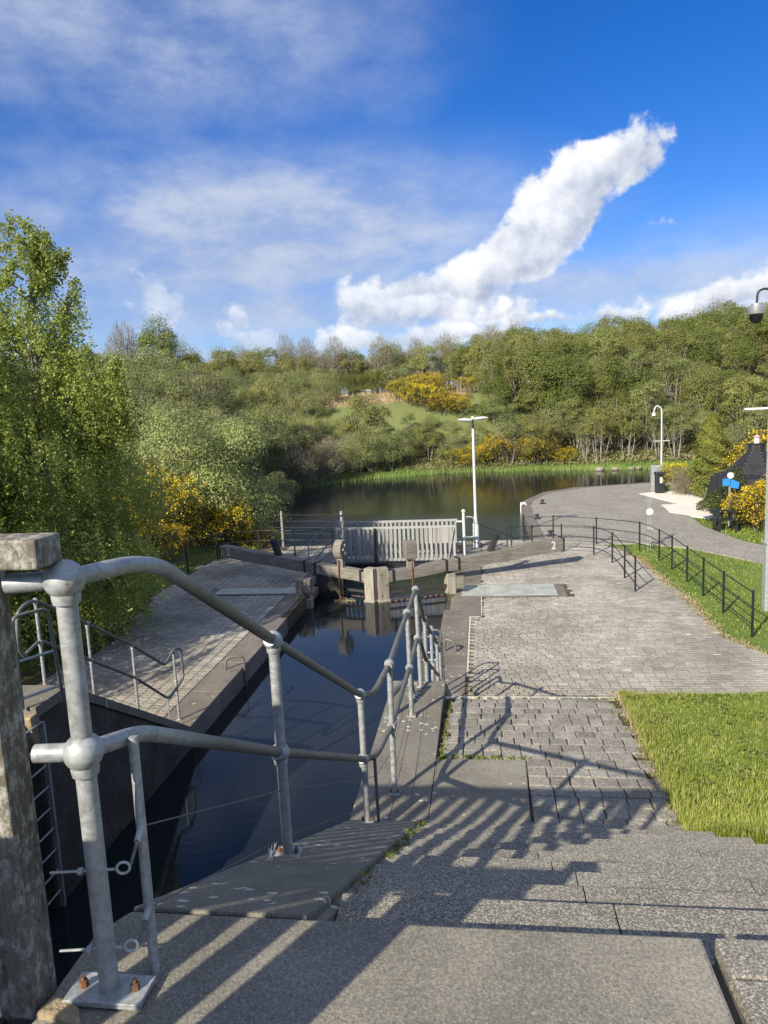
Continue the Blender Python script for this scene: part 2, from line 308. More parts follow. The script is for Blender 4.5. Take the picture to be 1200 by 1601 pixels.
# ------------------------------------------------------------------ mesh helpers
def link(o): COL.objects.link(o); return o
def tag(o, label=None, cat=None, group=None, kind=None):
    if label: o['label'] = label
    if cat: o['category'] = cat
    if group: o['group'] = group
    if kind: o['kind'] = kind
    return o
def empty(name, loc, rz=0, label=None, cat=None, group=None, kind=None):
    o = link(bpy.data.objects.new(name, None)); o.location = loc; o.rotation_euler.z = rz; o.empty_display_size = .2
    return tag(o, label, cat, group, kind)
def origin(o):
    v = Vector((0, 0, 0))
    while o is not None: v += Vector(o.location); o = o.parent
    return v
class MB:
    def __init__(s): s.v = []; s.f = []
    def add(s, vs, fs):
        k = len(s.v); s.v += [tuple(p) for p in vs]; s.f += [tuple(i + k for i in f) for f in fs]; return s
    def box(s, a, b):
        (x0, y0, z0), (x1, y1, z1) = a, b
        return s.add([(x0, y0, z0), (x1, y0, z0), (x1, y1, z0), (x0, y1, z0), (x0, y0, z1), (x1, y0, z1), (x1, y1, z1), (x0, y1, z1)],
                     [(0, 3, 2, 1), (4, 5, 6, 7), (0, 1, 5, 4), (1, 2, 6, 5), (2, 3, 7, 6), (3, 0, 4, 7)])
    def prism(s, poly, z0, z1):
        """poly: list of (x,y); z0/z1 numbers or per-vertex lists"""
        n = len(poly); A = z0 if isinstance(z0, (list, tuple)) else [z0] * n; B = z1 if isinstance(z1, (list, tuple)) else [z1] * n
        ar = sum(poly[i][0] * poly[(i + 1) % n][1] - poly[(i + 1) % n][0] * poly[i][1] for i in range(n))
        if ar < 0: poly = poly[::-1]; A = list(A)[::-1]; B = list(B)[::-1]
        vs = [(p[0], p[1], A[i]) for i, p in enumerate(poly)] + [(p[0], p[1], B[i]) for i, p in enumerate(poly)]
        return s.add(vs, [tuple(range(n))[::-1], tuple(range(n, 2 * n))] + [(i, (i + 1) % n, n + (i + 1) % n, n + i) for i in range(n)])
    def tube(s, pts, r, n=12, cap=True):
        pts = [Vector(p) for p in pts]; rs = r if isinstance(r, (list, tuple)) else [r] * len(pts)
        k = len(s.v); up = None
        for i, p in enumerate(pts):
            d = (pts[min(i + 1, len(pts) - 1)] - pts[max(i - 1, 0)]).normalized()
            if up is None: up = Vector((0, 0, 1)) if abs(d.z) < .9 else Vector((1, 0, 0))
            a = d.cross(up).normalized(); b_ = a.cross(d).normalized(); up = b_
            for j in range(n):
                an = 2 * math.pi * j / n; s.v.append(tuple(p + (a * math.cos(an) + b_ * math.sin(an)) * rs[i]))
        for i in range(len(pts) - 1):
            for j in range(n):
                q = (j + 1) % n; s.f.append((k + i * n + j, k + i * n + q, k + (i + 1) * n + q, k + (i + 1) * n + j))
        if cap: s.f.append(tuple(k + j for j in range(n))[::-1]); s.f.append(tuple(k + (len(pts) - 1) * n + j for j in range(n)))
        return s
    def lathe(s, c, prof, n=24):
        k = len(s.v)
        for r_, z in prof:
            for j in range(n): an = 2 * math.pi * j / n; s.v.append((c[0] + r_ * math.cos(an), c[1] + r_ * math.sin(an), c[2] + z))
        for i in range(len(prof) - 1):
            for j in range(n): q = (j + 1) % n; s.f.append((k + i * n + j, k + i * n + q, k + (i + 1) * n + q, k + (i + 1) * n + j))
        s.f.append(tuple(k + j for j in range(n))[::-1]); s.f.append(tuple(k + (len(prof) - 1) * n + j for j in range(n)))
        return s
    def ball(s, c, r, n=16, sz=1): return s.lathe(c, [(max(r * math.sin(math.pi * i / 8), .0005), -r * sz * math.cos(math.pi * i / 8)) for i in range(9)], n)
    def build(s, name, mat, parent=None, smooth=False, bevel=0, local=False):
        me = bpy.data.meshes.new(name)
        V = np.array(s.v); c = (V.min(0) + V.max(0)) / 2
        if parent is None or local is False or True:
            pass
        me.from_pydata([tuple(p) for p in (V - c)], [], s.f); me.materials.append(MATS[mat]); me.update()
        if smooth:
            me.shade_smooth()
        o = link(bpy.data.objects.new(name, me))
        off = Vector((0, 0, 0)) if (parent is None or local) else origin(parent)
        if local and parent is not None:      # vertices in the root's own frame
            pp = parent; acc = Vector((0, 0, 0))
            while pp.parent is not None: acc += Vector(pp.location); pp = pp.parent
            off = acc
        o.location = Vector(c) - off; o.parent = parent
        if smooth:
            md = o.modifiers.new('edge', 'EDGE_SPLIT'); md.split_angle = R(40)
        if bevel:
            md = o.modifiers.new('bevel', 'BEVEL'); md.width = bevel; md.segments = 2; md.limit_method = 'ANGLE'
        return o
def arr_mesh(name, V, nper, mats, midx=None):
    """V: (N, nper, 3) polygons"""
    N = V.shape[0]; me = bpy.data.meshes.new(name)
    me.vertices.add(N * nper); me.vertices.foreach_set('co', V.reshape(-1).astype(np.float32))
    me.loops.add(N * nper); me.loops.foreach_set('vertex_index', np.arange(N * nper, dtype=np.int32))
    me.polygons.add(N); me.polygons.foreach_set('loop_start', np.arange(0, N * nper, nper, dtype=np.int32))
    me.polygons.foreach_set('loop_total', np.full(N, nper, dtype=np.int32))
    for q in mats: me.materials.append(MATS[q])
    if midx is not None: me.polygons.foreach_set('material_index', midx.astype(np.int32))
    me.update(calc_edges=True); me.validate(); return me
def copy_tree(o, parent=None):
    c = link(o.copy()); c.parent = parent
    for ch in list(o.children): copy_tree(ch, c)
    return c
rng = np.random.default_rng(7); random.seed(7)
def unit(n): v = rng.normal(size=(n, 3)); return v / np.linalg.norm(v, axis=1, keepdims=True)
def leaves(P, size, asp=.6, nbias=None, bias=0.0, hang=0.0):
    """rhombus leaves at P"""
    n = len(P); nn = unit(n)
    if nbias is not None: nn = nn + nbias * bias; nn /= np.linalg.norm(nn, axis=1, keepdims=True)
    a = np.cross(nn, unit(n)); 
    if hang: a[:, 2] -= hang
    a -= nn * (a * nn).sum(1, keepdims=True); a /= np.linalg.norm(a, axis=1, keepdims=True) + 1e-9
    b_ = np.cross(nn, a); s = (size * rng.uniform(.6, 1.3, n))[:, None]
    return np.stack([P - a * s * .5, P + b_ * s * asp * .5 - a * s * .05, P + a * s * .5, P - b_ * s * asp * .5 - a * s * .05], 1)
def n3(P, f, ph=0):
    x, y, z = P[:, 0] * f + ph, P[:, 1] * f + ph * 1.7, P[:, 2] * f + ph * .6
    return (np.sin(x * 1.7 + np.sin(y * 2.1)) + np.sin(y * 1.9 + 1.3 * np.sin(z * 1.6)) + np.sin(z * 2.3 + 1.1 * np.sin(x * 1.4)) + .6 * np.sin(x * 4.1 + y * 3.3) + .6 * np.sin(z * 4.7 - y * 3.7)) / 4.2

# ------------------------------------------------------------------ ground heights
Q = 1.2; W = .8
POND = np.array([(-5.1, 28), (-9, 28.8), (-11.2, 33), (-12.3, 41), (-14, 49.5), (-9.5, 56), (-2.8, 59.2), (5, 58.5), (14, 55.9), (22, 55), (60, 55), (60, 47.5), (16, 46.3), (9.2, 45.1), (5.3, 43.9), (3.3, 42), (2.1, 38.7), (1.86, 37), (1.86, 28), (-1.08, 28)])
def sdf(poly, x, y):
    d = np.full(x.shape, 1e9); ins = np.zeros(x.shape, bool); n = len(poly)
    for i in range(n):
        a = poly[i]; b_ = poly[(i + 1) % n]; e = b_ - a
        h = np.clip(((x - a[0]) * e[0] + (y - a[1]) * e[1]) / (e @ e), 0, 1)
        d = np.minimum(d, np.hypot(x - a[0] - h * e[0], y - a[1] - h * e[1]))
        c = (a[1] > y) != (b_[1] > y)
        with np.errstate(divide='ignore', invalid='ignore'):
            ins ^= c & (x < (b_[0] - a[0]) * (y - a[1]) / (b_[1] - a[1] + 1e-12) + a[0])
    return np.where(ins, -d, d)
def S(v): v = np.clip(v, 0, 1); return v * v * (3 - 2 * v)
def ground_z(x, y):
    x = np.asarray(x, float); y = np.asarray(y, float)
    z = np.full(x.shape, 1.14)
    z = z + 5.6 * S((-10.5 - x) / 15) * S((y - 24) / 24)
    z = z + .8 * S((-9.6 - x) / 3) * S((30 - y) / 4)
    far = 6.2 * S((y - 60) / 14) * S((x + 40) / 10 + .6) + .10 * np.clip(y - 80, 0, 40) * S((x - 7) / 24) + .03 * np.clip(y - 86, 0, 80)
    z = np.maximum(z, 1.14 + far)
    z = z + 2.4 * S((x - 13) / 10) * S((y - 24) / 20) * S((43 - y) / 6)
    z = z - .9 * S((z - 3) * .5) * 0 + .12 * np.sin(x * .6) * np.sin(y * .45) * S((y - 58) / 10)
    d = sdf(POND, x, y)
    z = np.where(d < .9, -1.0 + (z + 1.0) * S((d + .1) / 1.0), z)
    ch = (x > -6.3) & (x < -.2) & (y < 29); z = np.where(ch, -1.0, z)
    return z
def gz(x, y): return float(ground_z(np.array([x]), np.array([y]))[0])
xs = np.concatenate([np.linspace(-900, -90, 10), np.linspace(-80, -26, 28), np.arange(-25, 25.1, .5), np.linspace(27, 80, 28), np.linspace(90, 900, 10)])
ys = np.concatenate([np.linspace(-300, -12, 12), np.arange(-10, 66.1, .5), np.linspace(67.5, 140, 50), np.linspace(150, 1500, 12)])
GX, GY = np.meshgrid(xs, ys); GZ = ground_z(GX, GY)
# the bank right of the steps
nx, ny = len(xs), len(ys)
me = bpy.data.meshes.new('ground')
me.from_pydata(np.stack([GX.ravel(), GY.ravel(), GZ.ravel()], 1).tolist(), [], [(j * nx + i, j * nx + i + 1, (j + 1) * nx + i + 1, (j + 1) * nx + i) for j in range(ny - 1) for i in range(nx - 1)])
me.materials.append(MATS['ground']); me.shade_smooth(); tag(link(bpy.data.objects.new('ground', me)), kind='structure')
# water sheet
wm = MB(); wm.prism([(-6.2, -4), (-.3, -4), (-.3, 27.5), (60, 27.5), (60, 62), (-20, 62), (-20, 27.5), (-6.2, 27.5)], W - .03, W)
tag(wm.build('water', 'water'), kind='structure')

# ------------------------------------------------------------------ chamber walls, landing, steps, platform
CR = -1.08; CL = -5.11
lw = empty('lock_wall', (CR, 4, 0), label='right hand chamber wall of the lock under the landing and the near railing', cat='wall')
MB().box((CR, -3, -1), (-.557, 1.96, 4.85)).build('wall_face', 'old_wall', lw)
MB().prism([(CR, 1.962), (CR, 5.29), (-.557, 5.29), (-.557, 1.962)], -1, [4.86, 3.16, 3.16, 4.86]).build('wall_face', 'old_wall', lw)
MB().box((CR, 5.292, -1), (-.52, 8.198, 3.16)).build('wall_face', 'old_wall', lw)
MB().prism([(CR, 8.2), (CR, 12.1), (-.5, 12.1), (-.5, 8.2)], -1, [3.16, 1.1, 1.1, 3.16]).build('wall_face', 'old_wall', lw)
def coping(parent, y0, y1, z0, z1, x0=CR - .03, x1=-.5, mat='coping_concrete', th=.13, x1b=None, bev=.002):
    x1b = x1 if x1b is None else x1b
    return MB().prism([(x0, y0), (x1, y0), (x1b, y1), (x0, y1)], [z0 - th, z0 - th, z1 - th, z1 - th], [z0, z0, z1, z1]).build('coping_stone', mat, parent, bevel=bev)
zs = lambda y: 4.998 - (y - 1.97) * (1.7 / 3.32)
for a, b_ in ((1.952, 3.62), (3.625, 5.285)): coping(lw, a, b_, zs(a), zs(b_), x1=-.556, bev=.012)
for a, b_ in ((5.29, 6.9), (6.91, 8.2)): coping(lw, a, b_, 3.3, 3.3, x1=-.8); 
coping(lw, 5.292, 8.2, 3.296, 3.296, x0=-.798, x1=-.652); coping(lw, 5.292, 8.2, 3.3, 3.3, x0=-.65, x1=-.497)
zt = lambda y: 3.3 - (y - 8.2) * (2.1 / 3.9)
for a, b_ in ((8.21, 10.1), (10.11, 12.1)): coping(lw, a, b_, zt(a), zt(b_))
# small blocks lining the inner side of the sloping coping
for i in range(11):
    y0 = 2.0 + i * .3; y1 = y0 + .292
    MB().prism([(-.555, y0), (-.527, y0), (-.527, y1), (-.555, y1)], [zs(y0) - .5, zs(y0) - .5, zs(y1) - .5, zs(y1) - .5], [zs(y0) - .035, zs(y0) - .045, zs(y1) - .045, zs(y1) - .035]).build('kerb_block', 'coping_concrete', lw)
# landing
land = empty('landing', (0, .5, 4.85), kind='structure')
MB().prism([(-1.12, -2), (.548, -2), (.565, 1.95), (-.556, 1.947), (-1.11, 1.947), (-1.17, 1.84), (-1.17, 1.5), (-1.12, 1.2)], 4.84, 5.0).build('landing_slab', 'concrete', land, bevel=.012)
MB().prism([(.50, -2), (.62, -2), (.62, 1.9), (.50, 1.9)], 4.6, 4.955).build('drain_channel', 'old_wall', land)
for i, (y0, y1) in enumerate(((1.46, 1.80), (1.81, 1.95), (1.05, 1.45), (.4, 1.04))):
    for (x0, x1) in ((.60, 1.55), (1.56, 2.6)): MB().prism([(x0 + .02 * (y1 < 1.9), y0), (x1, y0), (x1, y1), (x0, y1)], 4.86, 5.0).build('paving_slab', 'aggregate', land, bevel=.006)
MB().box((-.53, -2, 4.2), (3.2, 1.93, 4.83)).build('landing_base', 'old_wall', land)
# steps
def stairs(name, y0, zt_, n, rise, tread, x0, xr, seed):
    st = empty(name, ((x0 + xr(0)) / 2, y0 + n * tread / 2, zt_ - n * rise), kind='structure'); rn = random.Random(seed)
    for k in range(1, n + 1):
        z = zt_ - k * rise; ya = y0 + (k - 1) * tread; yb = ya + tread; X1 = xr(k)
        cuts = [x0, .18 + .045 * (6 - k) + rn.uniform(-.03, .03)]
        if k % 3 == 0: cuts.append(1.05 + rn.uniform(-.1, .1))
        cuts.append(X1)
        cuts = sorted(c for c in cuts if c <= X1)
        if X1 - cuts[-1] > .001: cuts.append(X1)
        for a, b_ in zip(cuts[:-1], cuts[1:]):
            if b_ - a < .08: continue
            dz = rn.uniform(-.002, .002); dyv = rn.uniform(-.002, .002)
            MB().prism([(a + .002, ya - .015 + dyv), (b_ - .002, ya - .015 + dyv), (b_ - .002, yb + .02), (a + .002, yb + .02)], z - .155, z + dz).build('step_slab', 'aggregate', st, bevel=.005)
    MB().prism([(x0, y0 - .02), (xr(1), y0 - .02), (xr(n), y0 + n * tread), (x0, y0 + n * tread)], zt_ - n * rise - .6, [zt_ - rise - .16, zt_ - rise - .16, zt_ - n * rise - .16, zt_ - n * rise - .16]).build('step_base', 'joint_soil', st)
    return st
stairs('stone_steps', 1.95, 5.0, 10, .17, .335, -.525, lambda k: 1.38 + .135 * (10 - k), 3)
stairs('lower_stone_steps', 7.98, 3.2, 12, .1667, .34, -.49, lambda k: 1.4, 5)
# platform with setts
plat = empty('upper_paving', (.4, 6.5, 3.0), kind='structure')
pz_ = lambda y: 3.29 - .055 * max(0, y - 6.3)
MB().prism([(-.5, 5.1), (1.45, 5.1), (1.5, 7.97), (-.5, 7.97)], 1.0, [3.277, 3.277, pz_(7.97) - .013, pz_(7.97) - .013]).build('bedding', 'joint_soil', plat)
MB().prism([(-.494, 5.30), (.29, 5.34), (.308, 6.33), (-.492, 6.31)], 3.2, 3.297).build('paving_slab', 'concrete', plat, bevel=.008)
def sett_mesh(w, d, h, c=.012, jit=.006):
    j = lambda: random.uniform(-jit, jit)
    b0 = [(-w / 2 + j(), -d / 2 + j()), (w / 2 + j(), -d / 2 + j()), (w / 2 + j(), d / 2 + j()), (-w / 2 + j(), d / 2 + j())]
    V = [(x, y, -h) for x, y in b0] + [(x, y, -c) for x, y in b0] + [(x * (1 - 2.4 * c / w), y * (1 - 2.4 * c / d), j() * .6) for x, y in b0]
    F = [(8, 9, 10, 11)]
    for i in range(4): k = (i + 1) % 4; F += [(i, k, 4 + k, 4 + i), (4 + i, 4 + k, 8 + k, 8 + i)]
    return V, F
sett_protos = []
for i in range(10):
    V, F = sett_mesh([.14, .16, .175, .19, .205, .125, .17, .155, .18, .165][i], .152, .06, .008, .004)
    me = bpy.data.meshes.new('sett'); me.from_pydata(V, [], F); me.materials.append(MATS['sett']); sett_protos.append((me, [.14, .16, .175, .19, .205, .125, .17, .155, .18, .165][i]))
y = 5.17
while y < 7.9:
    x = -.475 + random.uniform(0, .1)
    while x < 1.42 - .02 * (y - 5):
        me, w_ = random.choice(sett_protos)
        if 5.22 < y < 6.39 and x < .312: x = .311 + random.uniform(0, .004)
        cx = x + w_ / 2
        if not (cx - w_ / 2 < .31 and 5.22 < y < 6.39) and cx + w_ / 2 < 1.47:
            o = link(bpy.data.objects.new('sett', me)); o.parent = plat
            o.location = (cx - .4, y - 6.5, pz_(y) + random.uniform(-.002, .002) - 3.0); o.rotation_euler = (random.uniform(-.01, .01), random.uniform(-.01, .01), random.uniform(-.01, .01))
        x += w_ + .008
        if 5.22 < y < 6.39 and x < .312: x = .316
    y += .160
MB().box((-.49, 7.93, 3.0), (1.45, 7.99, pz_(7.95) + .004)).build('edging_strip', 'pale_strip', plat)

# grass bank right of the steps
def bank_z(x, y):
    z = 3.27 + np.clip(5.25 - y, 0, 9) * .5 + .02 * np.sin(x * 7) * np.sin(y * 5)
    z = np.where(y > 7.9, 3.27 - (y - 7.9) * .6, z)
    z = z + np.clip(x - 1.9, 0, 4) * .02
    return np.maximum(z, 1.0)
bx = np.linspace(0, 1, 40); by = np.arange(1.5, 12.1, .15); bv = []
for yy in by:
    xl = 1.38 if yy > 5.3 else 1.40 + (5.3 - yy) * .40
    xl += .03 * math.sin(yy * 9) + (.03 if yy > 5.3 else 0)
    for q in bx: xx = xl + q * (11 - xl); bv.append((xx, yy, float(bank_z(np.array(xx), np.array(yy)))))
me = bpy.data.meshes.new('grass_bank'); me.from_pydata(bv, [], [(j * 40 + i, j * 40 + i + 1, (j + 1) * 40 + i + 1, (j + 1) * 40 + i) for j in range(len(by) - 1) for i in range(39)])
me.materials.append(MATS['ground']); me.shade_smooth(); tag(link(bpy.data.objects.new('grass_bank', me)), kind='structure')
def blades(name, P, h, w, mat, lean=.35, curve=True):
    n = len(P); az_ = rng.uniform(0, 2 * np.pi, n); d = np.stack([np.cos(az_), np.sin(az_), np.zeros(n)], 1); s = np.stack([-d[:, 1], d[:, 0], np.zeros(n)], 1)
    hh = (h * rng.uniform(.5, 1.25, n))[:, None]; ln = (rng.uniform(0, lean, n))[:, None]; ww = (w * rng.uniform(.7, 1.3, n))[:, None]
    up = np.array([0, 0, 1.0]); m1 = P + up * hh * .55 + d * hh * ln * .35; tp = P + up * hh * (1 - ln * .3) + d * hh * ln
    q1 = np.stack([P - s * ww * .5, P + s * ww * .5, m1 + s * ww * .42, m1 - s * ww * .42], 1)
    q2 = np.stack([m1 - s * ww * .42, m1 + s * ww * .42, tp + s * ww * .06, tp - s * ww * .06], 1)
    me = arr_mesh(name, np.concatenate([q1, q2]), 4, [mat]); o = link(bpy.data.objects.new(name, me)); tag(o, kind='stuff'); return o
n = 70000; yy = 4.2 + 3.9 * rng.random(n); xl = np.where(yy > 5.3, 1.40, 1.40 + (5.3 - yy) * .40); xx = xl + (4.3 - xl) * rng.random(n) ** 1.25
edge = np.clip(1 - (xx - xl) / .35, 0, 1); keep = rng.random(n) < np.clip(1.25 - (yy - 4.2) * .1, 0, 1)
P = np.stack([xx, yy, bank_z(xx, yy) - .01], 1)[keep]; e = edge[keep]
tall = .045 + .10 * np.clip((6.4 - P[:, 1]) / 1.6, 0, 1) * (.25 + .75 * np.clip(1.2 - (P[:, 0] - 1.4) / 1.0, 0, 1)) + .035 * e
tag(blades('grass', P, tall, .0055, 'grass_blade', .7), 'fresh green grass on the bank beside the stone steps', 'grass')

n = 2600; yy = rng.uniform(5.0, 8.05, n); xl = np.where(yy > 5.3, 1.40, 1.40 + (5.3 - yy) * .40); xx = xl + np.abs(rng.normal(0, .10, n)) - .06 * rng.random(n)
tag(blades('dry_edge_grass', np.stack([xx, yy, bank_z(xx, yy) - .015], 1), .06, .006, 'dry_grass', 1.1), 'straw coloured dead blades along the edge of the bank', 'grass')
wl = []
for i in range(60):
    cx_, cy_ = 1.5 + abs(rng.normal(0, 1.1)), rng.uniform(5.6, 7.9); k_ = rng.integers(8, 26); wl.append(np.stack([cx_ + rng.normal(0, .045, k_), cy_ + rng.normal(0, .045, k_), bank_z(np.full(k_, cx_), np.full(k_, cy_)) + rng.uniform(.03, .07, k_)], 1))
me = arr_mesh('lawn_weeds', leaves(np.concatenate(wl), .035, .6, np.tile([0, 0, 1.0], (sum(len(q) for q in wl), 1)), 1.4), 4, ['moss_tuft']); tag(link(bpy.data.objects.new('lawn_weeds', me)), 'broad leaved weeds scattered in the grass bank', 'weeds', kind='stuff')

# ------------------------------------------------------------------ quays
def quay(name, poly, mat='far_paving'):
    q = empty(name, (np.mean([p[0] for p in poly]), np.mean([p[1] for p in poly]), Q - .3), kind='structure')
    MB().prism(poly, -1.0, Q - .024).build('bedding', 'joint_soil', q)
    return q
rq = quay('right_quay', [(CR + .02, 8.2), (3.5, 8.2), (3.5, 26), (1.84, 26), (1.84, 27.98), (CR + .02, 27.98)])
lq = quay('left_quay', [(CL - .02, 8.0), (-9.5, 8.0), (-10.2, 20), (-10.2, 26), (-8, 27.6), (CL - .02, 27.98)])
def rect_parts(q, x0, x1, ys_, mat, z=Q, th=.45, name='coping_stone'):
    for a, b_ in zip(ys_[:-1], ys_[1:]): MB().box((x0, a + .004, z - th), (x1, b_ - .004, z + random.uniform(-.002, .002))).build(name, mat, q, bevel=.015)
rect_parts(rq, CR - .02, -.44, [12.1, 12.9, 14.4, 15.9, 17.5], 'quay_coping')
rect_parts(rq, CR - .02, -.15, [17.5, 18.5], 'quay_coping'); rect_parts(rq, -.95, -.15, [18.5, 19.8], 'quay_coping')
rect_parts(rq, -.75, -.15, [21.1, 22.6, 24, 26, 27.9], 'quay_coping')
rect_parts(lq, CL - .60, CL + .02, [11.45, 13.0, 14.6, 16.2, 17.9], 'quay_coping'); rect_parts(lq, CL - .60, CL - .15, [17.9, 19.0, 20.4], 'quay_coping')
rect_parts(lq, CL - .60, CL - .05, [21.1, 22.6, 24.2, 26, 27.9], 'quay_coping')
MB().box((-.435, 13.84, Q - .1), (-.395, 17.88, Q + .004)).build('edging_strip', 'pale_strip', rq); MB().box((-.395, 17.84, Q - .1), (-.15, 17.88, Q + .004)).build('edging_strip', 'pale_strip', rq)
MB().box((-.15, 18.0, Q - .1), (-.12, 19.78, Q + .003)).build('edging_strip', 'pale_strip', rq)
RB = [(8, 9.0), (13.6, 9.0), (14.4, 6.2), (15.3, 5.45), (16.4, 5.05), (18.2, 5.1), (19.8, 5.12), (21.5, 5.02), (24, 4.9), (26, 4.6), (28, 3.2)]
def rbound(y): return float(np.interp(y, [p[0] for p in RB], [p[1] for p in RB]))
def pavers(q, region, y0, y1, x0, x1, pw, ph, cap_obj, seed, zig=0, mat='paver'):
    rn = random.Random(seed); L = []
    row = 0; y = y0
    while y < y1:
        x = x0 + (0 if zig else (row % 2) * pw / 2 + rn.uniform(-.01, .01))
        while x < x1:
            w = pw * rn.uniform(.82, 1.1) if not zig else pw
            if region(x + w / 2, y + ph / 2): L.append((x + w / 2, y + ph / 2, w, rn.uniform(-.004, .004), rn.uniform(-.012, .012), rn.uniform(-.012, .012)))
            x += w
        row += 1; y += ph
    L.sort(key=lambda p: (p[0] ** 2 + p[1] ** 2)); oq = origin(q)
    protos = []
    for i in range(6):
        V, F = sett_mesh(1, 1, .06, .006, .004)
    g = .012
    def geo(w, h):
        a, b_ = w / 2 - g / 2, h / 2 - g / 2; c = .008
        if zig:
            s = .018
            P_ = [(-a, -b_), (-a / 2, -b_ + s), (0, -b_), (a / 2, -b_ - s), (a, -b_), (a, b_), (a / 2, b_ - s), (0, b_), (-a / 2, b_ + s), (-a, b_)]
        else: P_ = [(-a, -b_), (a, -b_), (a, b_), (-a, b_)]
        n_ = len(P_); sx = (a - c) / a; sy = (b_ - c) / b_
        V = [(x, y, -.03) for x, y in P_] + [(x, y, -.007) for x, y in P_] + [(x * sx, y * sy, 0) for x, y in P_]
        F = [tuple(range(2 * n_, 3 * n_))] + [(i, (i + 1) % n_, n_ + (i + 1) % n_, n_ + i) for i in range(n_)] + [(n_ + i, n_ + (i + 1) % n_, 2 * n_ + (i + 1) % n_, 2 * n_ + i) for i in range(n_)]
        return V, F
    me0 = {}
    for k, (x, y, w, dz, rx, ry) in enumerate(L[:cap_obj]):
        key = round(w, 2)
        if key not in me0:
            V, F = geo(key, ph); me = bpy.data.meshes.new('paver'); me.from_pydata(V, [], F); me.materials.append(MATS[mat]); me0[key] = me
        o = link(bpy.data.objects.new('paver', me0[key])); o.parent = q; o.location = Vector((x, y, Q + dz)) - oq; o.rotation_euler = (rx, ry, 0)
    mb = MB()
    for (x, y, w, dz, rx, ry) in L[cap_obj:]:
        V, F = geo(w, ph); k = len(mb.v)
        mb.v += [(x + a, y + b_, Q + dz + c + a * ry - b_ * rx * -1) for a, b_, c in V]; mb.f += [tuple(i + k for i in f) for f in F]
    if mb.v:
        o = mb.build('paving_field', mat + '_field', q); tag(o, kind='stuff')
# the joined field varies paver by paver through a cell pattern instead of the object's own random value
for nm in ('paver',):
    m, t, b = newmat(nm + '_field'); P = coord(t, 'World'); g_ = t.nodes.new('ShaderNodeNewGeometry'); isl = X(t, g_.outputs['Random Per Island'])
    big = noise(t, P, .55, 6, .65); fine = noise(t, P, 30, 3, .6); 
    c = mix(t, big.ss(.28, .72), (.225, .215, .20), (.40, .385, .36)); c = mix(t, fine.ss(.4, .7) * .4, c, (.14, .13, .115))
    c = mix(t, noise(t, P, 1.7, 6, .7).ss(.62, .72) * .6, c, (.17, .17, .10)); c = mix(t, noise(t, P, 2.3, 5, .6).ss(.60, .66) * isl.ss(.4, .9) * .7, c, (.46, .44, .40))
    c = mix(t, 1.0, c, (1.05, 1.0, .89), 'MULTIPLY'); k = isl * .34 + .83; c = mix(t, 1.0, c, comb(t, k, k, k), 'MULTIPLY'); t.links.new(c, b.inputs['Base Color']); b.inputs['Roughness'].default_value = .85; b.inputs['Specular IOR Level'].default_value = .25; setbump(t, b, fine, .4, .006)
def reg_r(x, y):
    if x > rbound(y) - .05 or x < (-.38 if y < 17.8 else -.10): return False
    if 19.72 < y < 21.12 and x < 2.3: return False
    return True
pavers(rq, reg_r, 12.0, 27.9, -.4, 9.0, .205, .118, 300, 1)
def lbound(y): return float(np.interp(y, [8, 14, 16.5, 20.4, 24.3, 25.7, 27], [-9.2, -9.0, -8.9, -9.8, -9.9, -9.6, -7.5]))
def reg_l(x, y):
    if x < lbound(y) or x > CL - .62: return False
    if 20.2 < y < 21.15 and x > -8.1: return False
    return True
pavers(lq, reg_l, 11.3, 27.5, -10.0, CL - .55, .225, .118, 300, 2, zig=1)
MB().prism([(8.9, 8.2), (9.1, 13.5), (6.3, 14.3), (5.5, 15.2), (5.08, 16.4), (5.15, 19.8), (5.05, 21.5), (4.9, 24), (3.4, 26), (3.3, 8.2)], .5, Q - .022).build('bedding', 'joint_soil', rq)
# metal covers over the paddle culverts
for q, x0, x1, y0, y1, lab in ((rq, -.69, 1.91, 19.85, 21.02, 'pale metal checker plate let into the right quay by the beam'), (lq, -7.96, -5.22, 20.35, 21.05, 'grey metal checker plate let into the shaded left quay')):
    r_ = empty('cover_plate', ((x0 + x1) / 2, (y0 + y1) / 2, Q - .02), label=lab, cat='cover plate')
    xs_ = np.linspace(x0, x1, 5)
    for a, b_ in zip(xs_[:-1], xs_[1:]): MB().box((a + .003, y0, Q - .03), (b_ - .003, y1, Q + .006)).build('plate_panel', 'checker_plate', r_)
    MB().box((x0 - .2, y0 - .05, Q - .2), (x1 + .25, y1 + .06, Q - .004)).build('plate_frame', 'quay_coping', r_)
